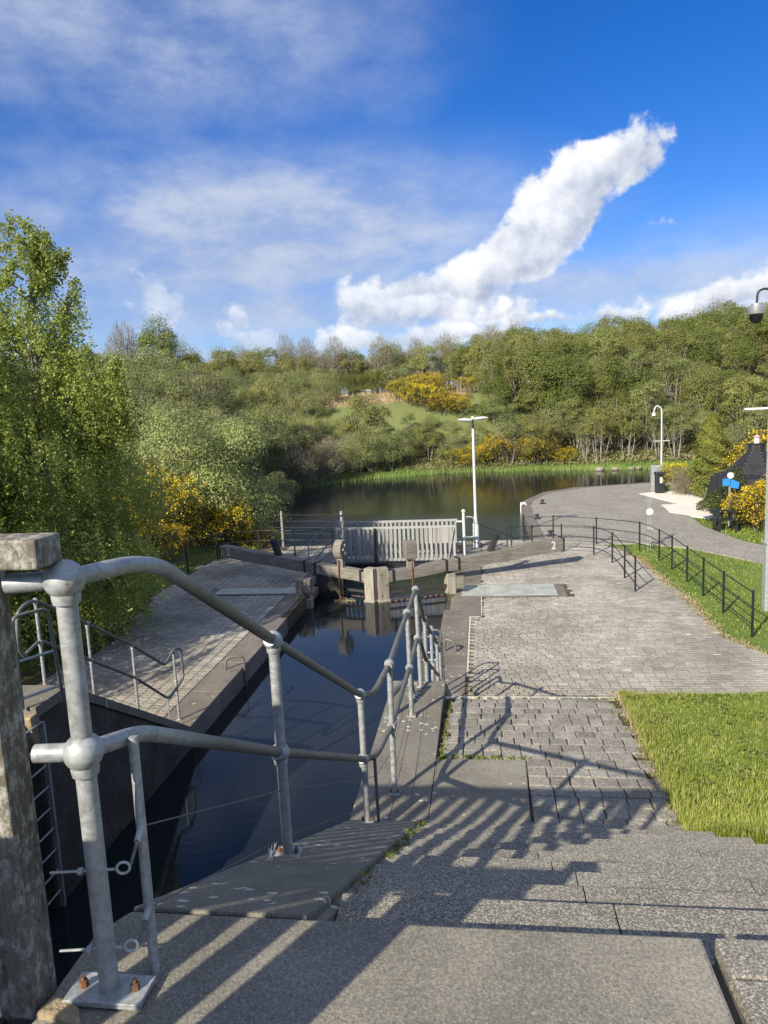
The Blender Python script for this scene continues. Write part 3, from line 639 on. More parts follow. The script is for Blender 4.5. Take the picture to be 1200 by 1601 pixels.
# far quay and path
fp = empty('far_quay', (4, 36, Q - .3), kind='structure')
CURVE = [(1.84, 28.0), (1.84, 37), (2.1, 38.8), (3.3, 42), (5.3, 43.9), (9.2, 45.1), (16, 46.2), (40, 47.4), (60, 47.4)]
MB().prism(CURVE + [(60, 46.2), (16, 44.9), (10.2, 43.4), (9.2, 41), (9.2, 38), (8.8, 34), (8.5, 30), (8.9, 27), (10, 24.2), (16, 20.5), (60, 17), (60, 15.5), (14, 18.6), (8.6, 23), (6.9, 25.9), (5.4, 26.9), (3.4, 26.9), (3.2, 26), (1.84, 26.02)], .2, Q - .004).build('path_surface', 'path', fp)
for i in range(len(CURVE) - 1):
    a, b_ = Vector(CURVE[i]), Vector(CURVE[i + 1]); L = (b_ - a).length; k = max(1, int(L / 1.5)); dn = (b_ - a).normalized(); nn = Vector((dn.y, -dn.x))
    if i > 5: k = 4
    for j in range(k):
        p0 = a + (b_ - a) * (j / k); p1 = a + (b_ - a) * ((j + 1) / k) - dn * .012
        MB().prism([tuple(p0 - nn * .02), tuple(p1 - nn * .02), tuple(p1 + nn * .42), tuple(p0 + nn * .42)], -.6, Q + .012 * (i % 2) + .003).build('edge_stone', 'quay_coping', fp)
MB().prism([(8.1, 40.2), (9.3, 41.0), (12.6, 41.3), (12.2, 37.2), (8.95, 36.5)], 1.0, Q + .012).build('gravel_patch', 'white_gravel', fp)
MB().prism([(8.3, 36.0), (12, 36.5), (11.6, 32.6), (9.3, 31.8), (8.1, 33.6)], 1.0, Q + .012).build('gravel_patch', 'white_gravel', fp)

# ------------------------------------------------------------------ left chamber wall with its flight and platform
lw2 = empty('lock_wall', (CL, 8, 0), label='left hand chamber wall, dark and sloping down to the far quay', cat='wall')
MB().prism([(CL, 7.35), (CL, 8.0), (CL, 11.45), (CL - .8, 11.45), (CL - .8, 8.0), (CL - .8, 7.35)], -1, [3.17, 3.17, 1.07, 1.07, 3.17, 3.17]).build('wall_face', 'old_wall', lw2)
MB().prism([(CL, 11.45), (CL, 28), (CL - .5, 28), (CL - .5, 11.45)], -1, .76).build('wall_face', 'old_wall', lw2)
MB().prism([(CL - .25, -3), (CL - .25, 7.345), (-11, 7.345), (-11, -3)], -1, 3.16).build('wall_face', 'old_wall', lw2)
coping(lw2, 7.35, 8.0, 3.3, 3.3, CL - .8, CL + .03); coping(lw2, 8.01, 9.7, 3.3, 2.27, CL - .6, CL + .03); coping(lw2, 9.71, 11.44, 2.265, 1.2, CL - .6, CL + .03)
coping(lw2, 5, 7.34, 3.3, 3.3, -8.5, CL - .22)
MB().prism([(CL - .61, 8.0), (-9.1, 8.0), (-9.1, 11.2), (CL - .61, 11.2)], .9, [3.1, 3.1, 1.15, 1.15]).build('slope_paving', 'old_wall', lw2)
o = MB().add([(CL - .16, 7.28, 3.2), (CL + .02, 7.25, 3.22), (CL + .03, 7.42, 3.24), (CL - .16, 7.45, 3.2), (CL - .12, 7.30, 2.75), (CL + .0, 7.3, 2.62), (CL + .0, 7.4, 2.7), (CL - .1, 7.42, 2.8)], [(3, 2, 1, 0), (4, 5, 6, 7), (0, 1, 5, 4), (1, 2, 6, 5), (2, 3, 7, 6), (3, 0, 4, 7)]).build('corner_stone', 'rough_stone', lw2, bevel=.02)

# ------------------------------------------------------------------ tubular railings
def bend(pts, r=.08, n=5):
    """round off the corners of a polyline"""
    P_ = [Vector(p) for p in pts]; out = [P_[0]]
    for i in range(1, len(P_) - 1):
        a, b_, c = P_[i - 1], P_[i], P_[i + 1]; d1 = (a - b_); d2 = (c - b_); k = min(r, d1.length * .45, d2.length * .45)
        p1 = b_ + d1.normalized() * k; p2 = b_ + d2.normalized() * k
        for j in range(n + 1): s = j / n; out.append(p1 * (1 - s) ** 2 + b_ * 2 * s * (1 - s) + p2 * s * s)
    out.append(P_[-1]); return out
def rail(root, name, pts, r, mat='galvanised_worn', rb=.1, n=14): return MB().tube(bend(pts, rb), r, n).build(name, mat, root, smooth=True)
def railing_post(root, foot, top, r, plate=True, balls=(), br=1.75, foot_mat='galvanised'):
    p = MB().tube([foot, top], r, 16).build('post', 'galvanised', root, smooth=True)
    for b_ in balls: MB().lathe(b_, [(r * 1.25, -r * 2.3), (r * 1.35, -r * 1.7)] + [(r * br * math.sin(math.pi * i / 16), -r * br * math.cos(math.pi * i / 16)) for i in range(4, 16)] + [(.001, r * br)], 28).build('ball_fitting', 'galvanised', p, smooth=True)
    for b_ in balls:
        if r > .022 and b_[1] > 2:
            dv = Vector((.02, 1, -.42 if 2.3 < b_[1] < 5.2 else 0)).normalized()
            for q in (-1, 1): MB().tube([Vector(b_) + dv * q * r * br * .78, Vector(b_) + dv * q * r * br * 1.12], r * 1.28, 18).build('collar', 'galvanised', p, smooth=True)
    if plate:
        w = plate if isinstance(plate, tuple) else (r * 3.2, r * 2.2)
        MB().box((foot[0] - w[0], foot[1] - w[1], foot[2] - .004), (foot[0] + w[0], foot[1] + w[1], foot[2] + .012)).build('base_plate', 'galvanised', p, bevel=.002)
        for sx in (-1, 1):
            bx_ = foot[0] + sx * w[0] * .68; MB().tube([(bx_, foot[1], foot[2] + .012), (bx_, foot[1], foot[2] + .03)], r * .45, 6).build('bolt', 'rusty_steel', p)
            MB().tube([(bx_, foot[1], foot[2] + .03), (bx_, foot[1], foot[2] + .042)], r * .25, 8).build('bolt', 'rusty_steel', p)
    return p
nr = empty('handrail', (-1, 3.3, 5), label='large galvanised tube railing running down beside the sloping coping, nearest the camera', cat='railing')
PR = .0255
A = Vector((-1.005, 1.62, 5.012)); Bf = Vector((-.975, 3.17, zs(3.17) + .005)); Cf = Vector((-.925, 5.05, zs(5.05) + .005)); Df = Vector((-.80, 5.68, 3.305)); Ef = Vector((-.80, 7.22, 3.305)); Ff = Vector((-.77, 8.02, 3.305))
tA, tB, tC, tD, tE, tF = (Vector((-1.005, 1.62, 6.12)), Vector((-.985, 3.2, 5.445)), Vector((-.935, 5.08, 4.41)), Vector((-.80, 5.72, 4.41)), Vector((-.80, 7.2, 4.41)), Vector((-.79, 8.06, 4.43)))
mA, mB, mC, mD, mE, mF = (Vector((-1.005, 1.62, 5.68)), Vector((-.985, 3.19, 4.90)), Vector((-.935, 5.06, 3.92)), Vector((-.80, 5.72, 3.89)), Vector((-.80, 7.2, 3.83)), Vector((-.79, 8.04, 3.87)))
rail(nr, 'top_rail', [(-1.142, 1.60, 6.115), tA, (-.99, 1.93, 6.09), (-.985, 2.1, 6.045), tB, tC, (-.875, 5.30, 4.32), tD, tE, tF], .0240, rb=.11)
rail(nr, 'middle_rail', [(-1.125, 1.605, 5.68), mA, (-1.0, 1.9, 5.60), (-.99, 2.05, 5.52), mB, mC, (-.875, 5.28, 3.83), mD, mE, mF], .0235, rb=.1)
railing_post(nr, A, tA, PR, (.105, .05), (tA, mA), 1.9)
railing_post(nr, Bf, tB, .0245, (.06, .05), (tB, mB), 1.85); railing_post(nr, Cf, tC, .024, (.05, .045), (tC, mC), 1.85)
railing_post(nr, Df, tD, .0235, (.045, .045), (tD, mD), 1.8); railing_post(nr, Ef, tE, .0235, (.045, .045), (tE, mE), 1.8); railing_post(nr, Ff, tF, .0235, (.045, .045), (tF, mF), 1.8)
rail(nr, 'thin_post', [(-.918, 1.70, 4.995), (-.962, 1.79, 5.64)], .0135, n=12)
rail(nr, 'thin_post', [(-.86, 5.16, zs(5.16)), (-.87, 5.18, 3.87)], .0125, n=8)
# eye bolts and wires
def eye(root, p, dx_=.0):
    b_ = MB().tube([(p[0] - .115, p[1] - .02, p[2]), (p[0] + .045, p[1] + .005, p[2])], .0034, 8).build('eye_bolt', 'galvanised_clean', root, smooth=True)
    MB().tube([(p[0] - .045, p[1] - .01, p[2]), (p[0] - .032, p[1] - .008, p[2])], .009, 6).build('nut', 'galvanised_clean', b_)
    c = Vector((p[0] + .066, p[1] + .012, p[2])); MB().tube([c + Vector((math.cos(a) * .0155, math.cos(a) * .005, math.sin(a) * .0155)) for a in np.linspace(0, 2 * math.pi, 17)], .0035, 8, cap=False).build('ring', 'galvanised_clean', b_, smooth=True)
    return c
for zA, zB, zC in ((5.36, 4.72, 3.77), (5.14, 4.48, 3.55)):
    e = eye(nr, (-1.005, 1.62, zA)); q1 = Vector((-.94, 1.745, zA + .045)) if zA > 5.2 else Vector((-.927, 1.72, zA + .045))
    w0 = e + Vector((.016, .01, .003)); MB().tube([w0, w0 + (q1 - w0) * .62], .0045, 8).build('shackle_strap', 'wire', nr, smooth=True)
    MB().tube([w0 + (q1 - w0) * .6, q1], .0085, 10).build('ferrule', 'galvanised_clean', nr, smooth=True)
    MB().tube([q1, (-.98, 3.17, zB), (-.93, 5.05, zC), (-.86, 5.16, zC - .03), (-.80, 5.68, zC - .08), (-.80, 7.2, zC - .12)], .0024, 6, cap=True).build('wire_rope', 'wire', nr)
# frayed knot on the lower wire
kp = Vector((-.985, 2.98, 4.53)); mb = MB()
for i in range(14): d = Vector(unit(1)[0]); mb.tube([kp + Vector((0, random.uniform(-.06, .06), 0)), kp + Vector((0, random.uniform(-.06, .06), 0)) + d * .035], .0013, 3)
mb.build('wire_tail', 'galvanised_clean', nr)
# second flight railing
sr = empty('handrail', (-.8, 10, 2.3), label='galvanised tube railing of the lower flight descending to the quay', cat='railing')
G = lambda y, h: Vector((-.80, y, zt(y) + h))
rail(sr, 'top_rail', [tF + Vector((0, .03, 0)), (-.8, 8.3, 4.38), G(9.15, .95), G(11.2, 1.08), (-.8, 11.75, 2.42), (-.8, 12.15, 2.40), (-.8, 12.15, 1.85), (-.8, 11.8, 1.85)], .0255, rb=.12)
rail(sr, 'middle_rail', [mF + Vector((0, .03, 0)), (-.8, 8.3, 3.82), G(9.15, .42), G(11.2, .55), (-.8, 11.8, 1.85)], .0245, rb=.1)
for yy in (9.2, 10.2, 11.25): railing_post(sr, G(yy, .0), G(yy, .98 if yy < 10 else 1.08), .025, (.045, .045), (G(yy, .98 if yy < 10 else 1.08), G(yy, .45 if yy < 10 else .55)), 1.5)
railing_post(sr, Vector((-.8, 11.9, 1.2)), Vector((-.8, 11.9, 2.4)), .025, (.045, .045), (Vector((-.8, 11.9, 1.86)),), 1.5)
# thick bent tube loop at the edge of the platform
hp = empty('tube_hoop', (-.98, 7.5, 3.3), label='thick galvanised pipe hoop on the coping behind the railing feet', cat='pipe')
rail(hp, 'hoop', [(-1.02, 7.2, 3.3), (-1.02, 7.2, 3.52), (-.86, 7.75, 3.52), (-.84, 7.78, 3.3)], .032, rb=.12)
MB().box((-1.08, 7.14, 3.302), (-.96, 7.26, 3.315)).build('flange', 'galvanised', hp); MB().box((-.9, 7.72, 3.302), (-.78, 7.84, 3.315)).build('flange', 'galvanised', hp)
# ladders
def ladder(label, x, y, zlo, ztop, side, dirx):
    """stiles climb the chamber wall and loop over onto the quay; dirx points inland"""
    L = empty('ladder', (x, y, zlo), label=label, cat='ladder')
    for s in (-1, 1):
        yy = y + s * .19
        rail(L, 'stile', [(x - dirx * .06, yy, zlo), (x - dirx * .06, yy, ztop), (x + dirx * .26, yy, ztop), (x + dirx * .30, yy, ztop - 1.12)], .021, rb=.09, n=10)
    z = zlo + .15
    while z < ztop - 1.0: MB().tube([(x - dirx * .06, y - .19, z), (x - dirx * .06, y + .19, z)], .012, 8).build('rung', 'galvanised', L, smooth=True); z += .27
    for zz in (ztop - .42, ztop - .85): MB().tube([(x - dirx * .06, y - .19, zz), (x - dirx * .06, y + .19, zz)], .017, 8).build('rung', 'galvanised', L, smooth=True)
    for zz in (ztop - .42,):
        for s in (-1, 1): MB().tube([(x - dirx * .06, y + s * .19, zz), (x + dirx * .275, y + s * .19, zz)], .017, 8).build('brace', 'galvanised', L, smooth=True)
    return L
ladder('galvanised looped quay ladder behind the lower flight railing on the right', CR - .01, 12.55, -.5, 2.48, 1, 1)
# left side: railing and ladder
lr = empty('handrail', (-5.4, 10, 2), label='far galvanised railing descending the flight on the left side of the chamber', cat='railing')
LZ = lambda y: 3.3 - (y - 8.0) * .608
LX = -5.4; tz = [(8.05, 4.36), (9.12, 3.74), (10.32, 3.02), (11.35, 2.33), (11.75, 2.47), (12.02, 2.40), (12.05, 1.85), (11.75, 1.78), (11.4, 1.72)]
rail(lr, 'top_rail', [(LX, 7.72, 3.78), (LX, 7.62, 3.9), (LX, 7.68, 4.30), (LX, 7.85, 4.37)] + [(LX, a, b_) for a, b_ in tz], .023, rb=.1)
rail(lr, 'middle_rail', [(LX, 7.72, 3.78), (LX, 8.05, 3.86), (LX, 9.12, 3.22), (LX, 10.32, 2.50), (LX, 11.35, 1.74), (LX, 11.75, 1.8)], .021, rb=.1)
for a, b_ in ((8.05, 4.36), (9.12, 3.74), (10.3, 3.02), (11.72, 2.42)):
    z0 = max(1.2, LZ(a)); railing_post(lr, Vector((LX, a, z0)), Vector((LX, a, b_)), .021, (.04, .04), (Vector((LX, a, b_)), Vector((LX, a, b_ - .52))), 1.5)
MB().tube([(LX, 11.35, 1.22), (LX, 11.35, 1.75)], .012, 8).build('thin_post', 'galvanised', lr)
for k in (.15, .32): MB().tube([(LX, 8.05, 3.3 + k), (LX, 9.12, 2.63 + k), (LX, 10.3, 1.9 + k), (LX, 11.72, 1.2 + k)], .0022, 5).build('wire_rope', 'wire', lr)
l2 = empty('ladder', (CL, 7.5, 1), label='galvanised ladder in the dark recess of the left chamber wall, looped above the coping', cat='ladder')
rail(l2, 'stile', [(-5.2, 7.30, 3.3), (-5.2, 7.30, 4.37), (-5.0, 7.66, 4.37), (-4.98, 7.74, 3.22)], .021, rb=.09, n=10)
for zz in (3.85, 3.42): MB().tube([(-5.2, 7.31, zz), (-4.99, 7.71, zz)], .018, 8).build('rung', 'galvanised', l2)
for yy in (7.32,): MB().box((CL + .005, 7.40, -.5), (CL + .07, 7.43, 3.1)).build('stile', 'galvanised', l2)
MB().box((CL + .005, 7.05, -.5), (CL + .07, 7.08, 3.1)).build('stile', 'galvanised', l2)
z = .5
while z < 3.1: MB().tube([(CL + .04, 7.06, z), (CL + .04, 7.42, z)], .011, 6).build('rung', 'galvanised', l2); z += .26
# mooring hoops
mh = empty('mooring_hoop', (CL - .1, 14.6, .8), label='galvanised mooring hoop bent over the edge of the left quay', cat='mooring hoop')
rail(mh, 'bar', [(-5.42, 14.15, Q), (-5.40, 14.2, Q + .25), (-5.06, 14.3, Q + .25), (-5.04, 14.3, .55), (-5.12, 14.3, .55)], .024, rb=.1)
mh2 = empty('mooring_hoop', (-.78, 15.3, Q), label='small lichen-yellow mooring hoop on the right quay coping', cat='mooring hoop')
rail(mh2, 'bar', [(-.92, 15.3, Q), (-.92, 15.3, Q + .28), (-.70, 15.25, Q + .22), (-.68, 15.25, Q)], .03, rb=.12)

# ------------------------------------------------------------------ upper footbridge with picket parapets (its right end shows at the left edge)
def parapet(name, y, x0, x1, zb, zt_, pw, pitch, root, th=.035, mat='picket_wood', rail_h=.075):
    MB().box((x0, y - .045, zt_ - rail_h), (x1, y + .045, zt_)).build('top_rail', mat, root, bevel=.006)
    MB().box((x0, y - .03, zb), (x1, y + .03, zb + .08)).build('bottom_rail', mat, root, bevel=.005)
    me = None; n_ = int((x1 - x0) / pitch)
    for i in range(n_):
        x = x0 + (i + .5) * (x1 - x0) / n_
        if me is None:
            o = MB().box((x - pw / 2, y - .031 - th, zb + .02), (x + pw / 2, y - .031, zt_ - rail_h - .002)).build('picket', mat, root); me = o
        else:
            o = link(me.copy()); o.location = me.location + Vector((i * (x1 - x0) / n_, random.uniform(-.003, .003), random.uniform(-.006, .006))); o.rotation_euler.y = random.uniform(-.008, .008)
    return me
ub = empty('footbridge_parapet', (-1.2, 1.58, 5), label='lichen-covered timber parapet end with square cap at the left edge of the landing', cat='parapet')
o = MB().box((-1.32, 1.52, 6.165), (-1.005, 1.625, 6.235)).build('cap', 'lichen_wood', ub, bevel=.006)
o = MB().box((-1.29, 1.55, 3.8), (-1.172, 1.65, 6.163)).build('post', 'lichen_wood', ub, bevel=.006)
def parapet2(y, x0, x1, zb, zt_, pw, pitch, root, mat):
    MB().box((x0, y - .05, zt_ - .07), (x1, y + .05, zt_)).build('top_rail', mat, root, bevel=.005)
    MB().box((x0, y - .03, zb), (x1, y + .03, zb + .09)).build('bottom_rail', mat, root, bevel=.005)
    n_ = int((x1 - x0) / pitch); st = (x1 - x0) / n_; first = None
    for i in range(n_):
        x = x0 + (i + .5) * st
        if first is None: first = MB().box((x - pw / 2, y - .06, zb + .02), (x + pw / 2, y - .032, zt_ - .072)).build('picket', mat, root); o = first
        else:
            o = link(first.copy()); o.location = first.location + Vector((i * st, random.uniform(-.003, .003), random.uniform(-.006, .004)))
        o.rotation_euler.y = random.uniform(-.006, .006)
parapet2(1.60, -5.6, -1.325, 5.08, 6.20, .085, .155, ub, 'lichen_wood')
ub2 = empty('footbridge_parapet', (-1.3, .5, 5), label='rear timber picket parapet of the upper footbridge, out of the frame at the left', cat='parapet')
parapet2(.55, -5.6, -1.2, 5.08, 6.15, .11, .175, ub2, 'lichen_wood'); MB().box((-1.2, .5, 4.9), (-1.08, .61, 6.2)).build('post', 'lichen_wood', ub2)
dk = empty('footbridge_deck', (-3, 1.1, 4.9), label='timber boarded deck of the upper footbridge at the lower left corner', cat='footbridge')
for i in range(58):
    x = -5.6 + i * .078
    if x + .055 < -1.03: MB().box((x, .45, 4.93), (x + .055, 1.545, 4.985)).build('deck_board', 'dark_wood', dk)
MB().box((-5.6, .5, 4.7), (-1.1, .6, 4.925)).build('joist', 'dark_wood', dk); MB().box((-5.6, 1.45, 4.7), (-1.1, 1.54, 4.925)).build('joist', 'dark_wood', dk)
MB().prism([(-1.165, 1.535), (-1.15, 1.60), (-1.06, 1.565), (-1.03, 1.52)], 4.97, 5.018).build('packing_stone', 'rough_stone', dk, bevel=.01)
# upper lock gate below the footbridge closes the chamber behind
ug = empty('upper_gate', (-3.1, .9, -1), label='tall timber upper lock gate under the footbridge, behind the camera', cat='lock gate')
for i in range(18): MB().box((CL + .02 + i * .224, .95, -1), (CL + .02 + i * .224 + .216, 1.1, 4.65)).build('plank', 'dark_wood', ug)
MB().box((CL, .8, 4.2), (CR, .94, 4.5)).build('top_beam', 'dark_wood', ug)

# ------------------------------------------------------------------ lower gates
def text_mesh(s, size):
    c = bpy.data.curves.new('t', 'FONT'); c.body = s; c.size = size; c.extrude = .002; c.offset = .004; c.align_x = 'CENTER'; c.align_y = 'CENTER'
    o = bpy.data.objects.new('t', c); COL.objects.link(o); bpy.context.view_layer.update()
    me = bpy.data.meshes.new_from_object(o.evaluated_get(bpy.context.evaluated_depsgraph_get())); bpy.data.objects.remove(o); return me
def gate(side, label, labb):
    """side -1: left leaf"""
    mx_ = -3.16; hx = CL if side < 0 else CR; my = 20.8
    ang = math.atan2(2.5, 5.5 * side) if side > 0 else math.atan2(2.5, -5.5)
    g = empty('lock_gate', (mx_, my, W), ang, label, 'lock gate')
    L = .34; heel = 2.28
    # frame: local x runs along the leaf from the mitre post to the heel and on over the quay
    zl = lambda z: z - W
    MB().box((.0 + .02, -.12, zl(-.9)), (.34, .16, zl(1.80))).build('mitre_post', 'post_wood', g, bevel=.015, local=True)
    MB().box((.0 + .0, -.15, zl(.72)), (.37, .19, zl(.86))).build('post_collar', 'post_wood', g, bevel=.02, local=True)
    MB().box((heel - .13, -.13, zl(-.9)), (heel + .13, .16, zl(1.42))).build('heel_post', 'post_wood', g, bevel=.015, local=True)
    n_ = 9
    for i in range(n_): a = .36 + i * (heel - .5) / n_; MB().box((a, -.05, zl(-.9)), (a + (heel - .5) / n_ - .01, .03, zl(.72))).build('plank', 'dark_wood', g, local=True)
    MB().box((.34, -.08, zl(1.02)), (heel - .13, -.03, zl(1.09))).build('walkway_bar', 'dark_wood', g, local=True)
    if side < 0:
        for i in range(5): a = heel - .16 - (i + 1) * .2; MB().box((a, .06, zl(.72)), (a + .192, .12, zl(1.45))).build('upper_plank', 'dark_wood', g, local=True)
    # chain of rope round the foot of the gate
    pts = [(.36 + k * .09, -.22 + .02 * math.sin(k * 2.1), zl(W + .02)) for k in range(21)]
    for k, p in enumerate(pts[:-1]): MB().tube([p, (p[0] + .075, p[1] + .02 * (-1) ** k, p[2] + .01)], .024, 6).build('chain_link', 'rusty_steel' if k % 2 else 'dark_steel', g, local=True)
    # balance beam
    b_ = MB(); x0, x1 = .30, 6.05
    V = [(x0, -.16, zl(1.36)), (x1, -.17, zl(1.74)), (x1, .16, zl(1.74)), (x0, .13, zl(1.36)), (x0, -.16, zl(1.68)), (x1, -.17, zl(2.12)), (x1, .16, zl(2.12)), (x0, .13, zl(1.68))]
    cuts = []; N = 14; vs = []
    for i in range(N + 1):
        s = i / N; wob = .012 * math.sin(i * 1.7 + side)
        for a, c in ((0, 1), (3, 2), (7, 6), (4, 5)): vs.append(tuple(V[a][j] + (V[c][j] - V[a][j]) * s + (wob if j == 2 else 0) for j in range(3)))
    fs = [(0, 1, 2, 3), tuple(4 * N + i for i in (3, 2, 1, 0))]
    for i in range(N):
        for j in range(4): k = (j + 1) % 4; fs.append((4 * i + k, 4 * i + j, 4 * i + 4 + j, 4 * i + 4 + k))
    b_.add(vs, fs); beam = b_.build('balance_beam', 'beam_wood', g, bevel=.02, local=True)
    MB().box((x1 + .001, -.185, zl(1.72)), (x1 + .035, .175, zl(2.14))).build('end_strap', 'black_paint', g, local=True)
    for xb_ in (.44, 2.1, 2.5): MB().box((xb_, -.175, zl(1.345 + .062 * xb_)), (xb_ + .07, .15, zl(1.70 + .07 * xb_))).build('iron_strap', 'dark_steel', g, local=True)
    for (a_, c_) in ((.1, 1.0), (.1, 1.62), (.26, 1.3)): MB().tube([(a_, -.14, zl(c_)), (a_, -.12, zl(c_))], .022, 6).build('bolt', 'rusty_steel', g, local=True)
    # painted number near the end
    me = text_mesh('2', .34); me.materials.append(MATS['number_paint']); o = link(bpy.data.objects.new('number', me)); o.parent = g
    s = 1 if side > 0 else -1
    if side > 0: o.location = (x1 - .35, -.176, zl(1.92)); o.rotation_euler = (R(90), 0, 0)
    else:       o.location = (x1 - .38, .166, zl(1.92)); o.rotation_euler = (R(90), 0, R(180))
    # paddle gear: stand, gear drum and rod
    px = 1.22 if side < 0 else 1.05
    ys_ = -1 if side > 0 else 1
    MB().box((px - .10, ys_ * .02 - .06, zl(1.38)), (px + .10, ys_ * .02 + .08, zl(2.02))).build('paddle_stand', 'post_wood', g, local=True)
    dr = MB().lathe((0, 0, 0), [(.10, -.14), (.30, -.14), (.30, .14), (.10, .14)], 28)
    if side < 0:
        V_ = [(x * 1.0, z_, y_) for x, y_, z_ in dr.v]; dr.v = [(z_ + px, x_, y_ + zl(2.28)) for x_, z_, y_ in [(v[0] * .8, v[1], v[2]) for v in V_]]
    else: dr = MB(); dr.box((px - .17, -.16, zl(1.98)), (px + .17, .16, zl(2.52)))
    wd = dr.build('gear_housing', 'beam_wood', g, bevel=.02, local=True)
    if side < 0:
        for (a, c) in ((0, .14), (.0, -.1), (.09, .02)): MB().box((px - .165, a - .03 + ys_ * 0, zl(2.28) + c - .03), (px - .142, a + .03, zl(2.28) + c + .03)).build('bolt_plate', 'white_paint', g, local=True)
    MB().tube([(px, -.17 * s, zl(.75)), (px, -.17 * s, zl(2.0))], .022, 8).build('paddle_rod', 'rusty_steel', g, local=True)
    MB().tube([(px + .04, -.17 * s, zl(.95)), (px - .2, -.17 * s, zl(.70))], .015, 6).build('paddle_link', 'rusty_steel', g, local=True)
    # windlass stump further along the beam
    MB().add([(3.55, -.08, zl(1.95)), (3.75, -.08, zl(1.96)), (3.75, .08, zl(1.96)), (3.55, .08, zl(1.95)), (3.72, -.07, zl(2.32)), (3.88, -.07, zl(2.32)), (3.88, .07, zl(2.32)), (3.72, .07, zl(2.32))],
             [(3, 2, 1, 0), (4, 5, 6, 7), (0, 1, 5, 4), (1, 2, 6, 5), (2, 3, 7, 6), (3, 0, 4, 7)]).build('stop_block', 'dark_wood', g, local=True)
    MB().lathe((3.82, 0, zl(2.36)), [(.06, -.06), (.12, -.05), (.12, .06), (.05, .1)], 12).build('gear_wheel', 'dark_steel', g, local=True)
    return g
gate(1, 'right lower lock gate leaf, its sunlit timber balance beam marked 2 over the right quay', '')
gate(-1, 'left lower lock gate leaf, its shaded balance beam marked 2 reaching over the left quay', '')
nest = MB(); 
for i in range(60):
    d = unit(1)[0] * np.array([.25, .18, .04]); nest.tube([Vector((-4.1, 20.85, W + .03)) + Vector(d), Vector((-4.1, 20.85, W + .03)) + Vector(d) + Vector(unit(1)[0] * np.array([.16, .16, .05]))], .006, 3)
tag(nest.build('reed_debris', 'straw'), 'clump of dead reeds and twigs floating at the left gate', 'debris', kind='stuff')
# quoin timbers on both sides of the gates
for x0, lab in ((-1.03, 'short weathered timber fender block at the right end of the gates'), (-5.42, 'short weathered timber fender block at the left end of the gates')):
    q_ = empty('timber_fender', (x0 + .15, 20.3, Q - .4), label=lab, cat='fender')
    MB().box((x0, 20.15, .3), (x0 + .20, 20.42, 1.66)).build('upright', 'post_wood', q_, bevel=.01); MB().box((x0 + .205, 20.15, 1.32), (x0 + .42, 20.42, 1.64)).build('crosspiece', 'beam_wood', q_, bevel=.01)
    MB().box((x0 + .205, 20.13, .4), (x0 + .44, 20.44, 1.06)).build('lower_block', 'post_wood', q_, bevel=.02)
# ------------------------------------------------------------------ lower footbridge
fb = empty('footbridge', (-3, 24.6, Q), label='pale timber footbridge with picket parapets across the canal below the gates', cat='footbridge')
parapet2(24.0, -4.98, -.93, 1.32, 2.48, .075, .145, fb, 'picket_wood'); parapet2(25.3, -5.1, -.93, 1.32, 2.48, .075, .145, fb, 'picket_wood')
MB().box((-5.3, 23.98, 1.02), (-.75, 24.1, 1.24)).build('side_beam', 'black_paint', fb); MB().box((-5.3, 25.2, 1.02), (-.75, 25.32, 1.24)).build('side_beam', 'black_paint', fb)
for i in range(30): MB().box((-5.2 + i * .148, 24.12, 1.22), (-5.2 + i * .148 + .138, 25.18, 1.28)).build('deck_board', 'picket_wood', fb)
MB().box((-3.66, 23.9, 1.2), (-3.58, 23.935, 2.45)).build('stay', 'dark_wood', fb); MB().tube([(-1.2, 23.9, 1.4), (-1.0, 23.9, 2.4)], .025, 8).build('stay', 'galvanised', fb)
wh = empty('bridge_handrail', (-5.6, 24.5, Q), label='galvanised tube handrail at the left end of the lower footbridge', cat='railing')
rail(wh, 'rail', [(-5.75, 23.3, 2.1), (-5.02, 24.4, 2.72), (-4.9, 25.2, 2.75)], .028); rail(wh, 'rail', [(-5.6, 23.0, 1.5), (-5.05, 24.2, 2.15)], .026); MB().tube([(-5.75, 23.3, Q), (-5.75, 23.3, 2.1)], .024, 8).build('post', 'galvanised', wh)
MB().tube([(-5.02, 24.4, Q), (-5.02, 24.4, 2.72)], .026, 8).build('post', 'galvanised', wh); MB().tube([(-4.9, 25.2, Q), (-4.9, 25.2, 2.78)], .026, 8).build('post', 'galvanised', wh)
wp = empty('bridge_handrail', (-.72, 25, Q), label='white bridge end post with hooped handrail at the right end of the footbridge', cat='railing')
MB().tube([(-.70, 24.9, Q), (-.70, 24.9, 2.75)], .05, 10).build('post', 'white_paint', wp, smooth=True); MB().ball((-.70, 24.9, 2.8), .07, 12).build('finial', 'white_paint', wp, smooth=True)
rail(wp, 'hoop', [(-.70, 24.9, 1.9), (-.35, 24.9, 1.9), (-.35, 24.9, 2.6), (-.62, 24.9, 2.6)], .025, 'galvanised', .15)
MB().tube([(-.95, 24.9, 1.75), (-.7, 24.9, 1.75)], .03, 8).build('bracket', 'white_paint', wp); MB().tube([(-.95, 24.9, 2.45), (-.7, 24.9, 2.45)], .03, 8).build('bracket', 'white_paint', wp)
# sloping black rails from the bridge end
bs = empty('black_railing', (0, 25, Q), label='short black railing sloping from the footbridge to the lamp post', cat='railing')
for h in (.55, 1.25): MB().tube([(-.45, 24.9, Q + h), (1.1, 25.4, Q + h - .75 if h > 1 else Q + .05)], .014, 6).build('rail', 'black_paint', bs)
for x, y_ in ((.75, 25.3),): MB().box((x - .02, y_ - .02, Q), (x + .02, y_ + .02, Q + .95)).build('post', 'black_paint', bs)

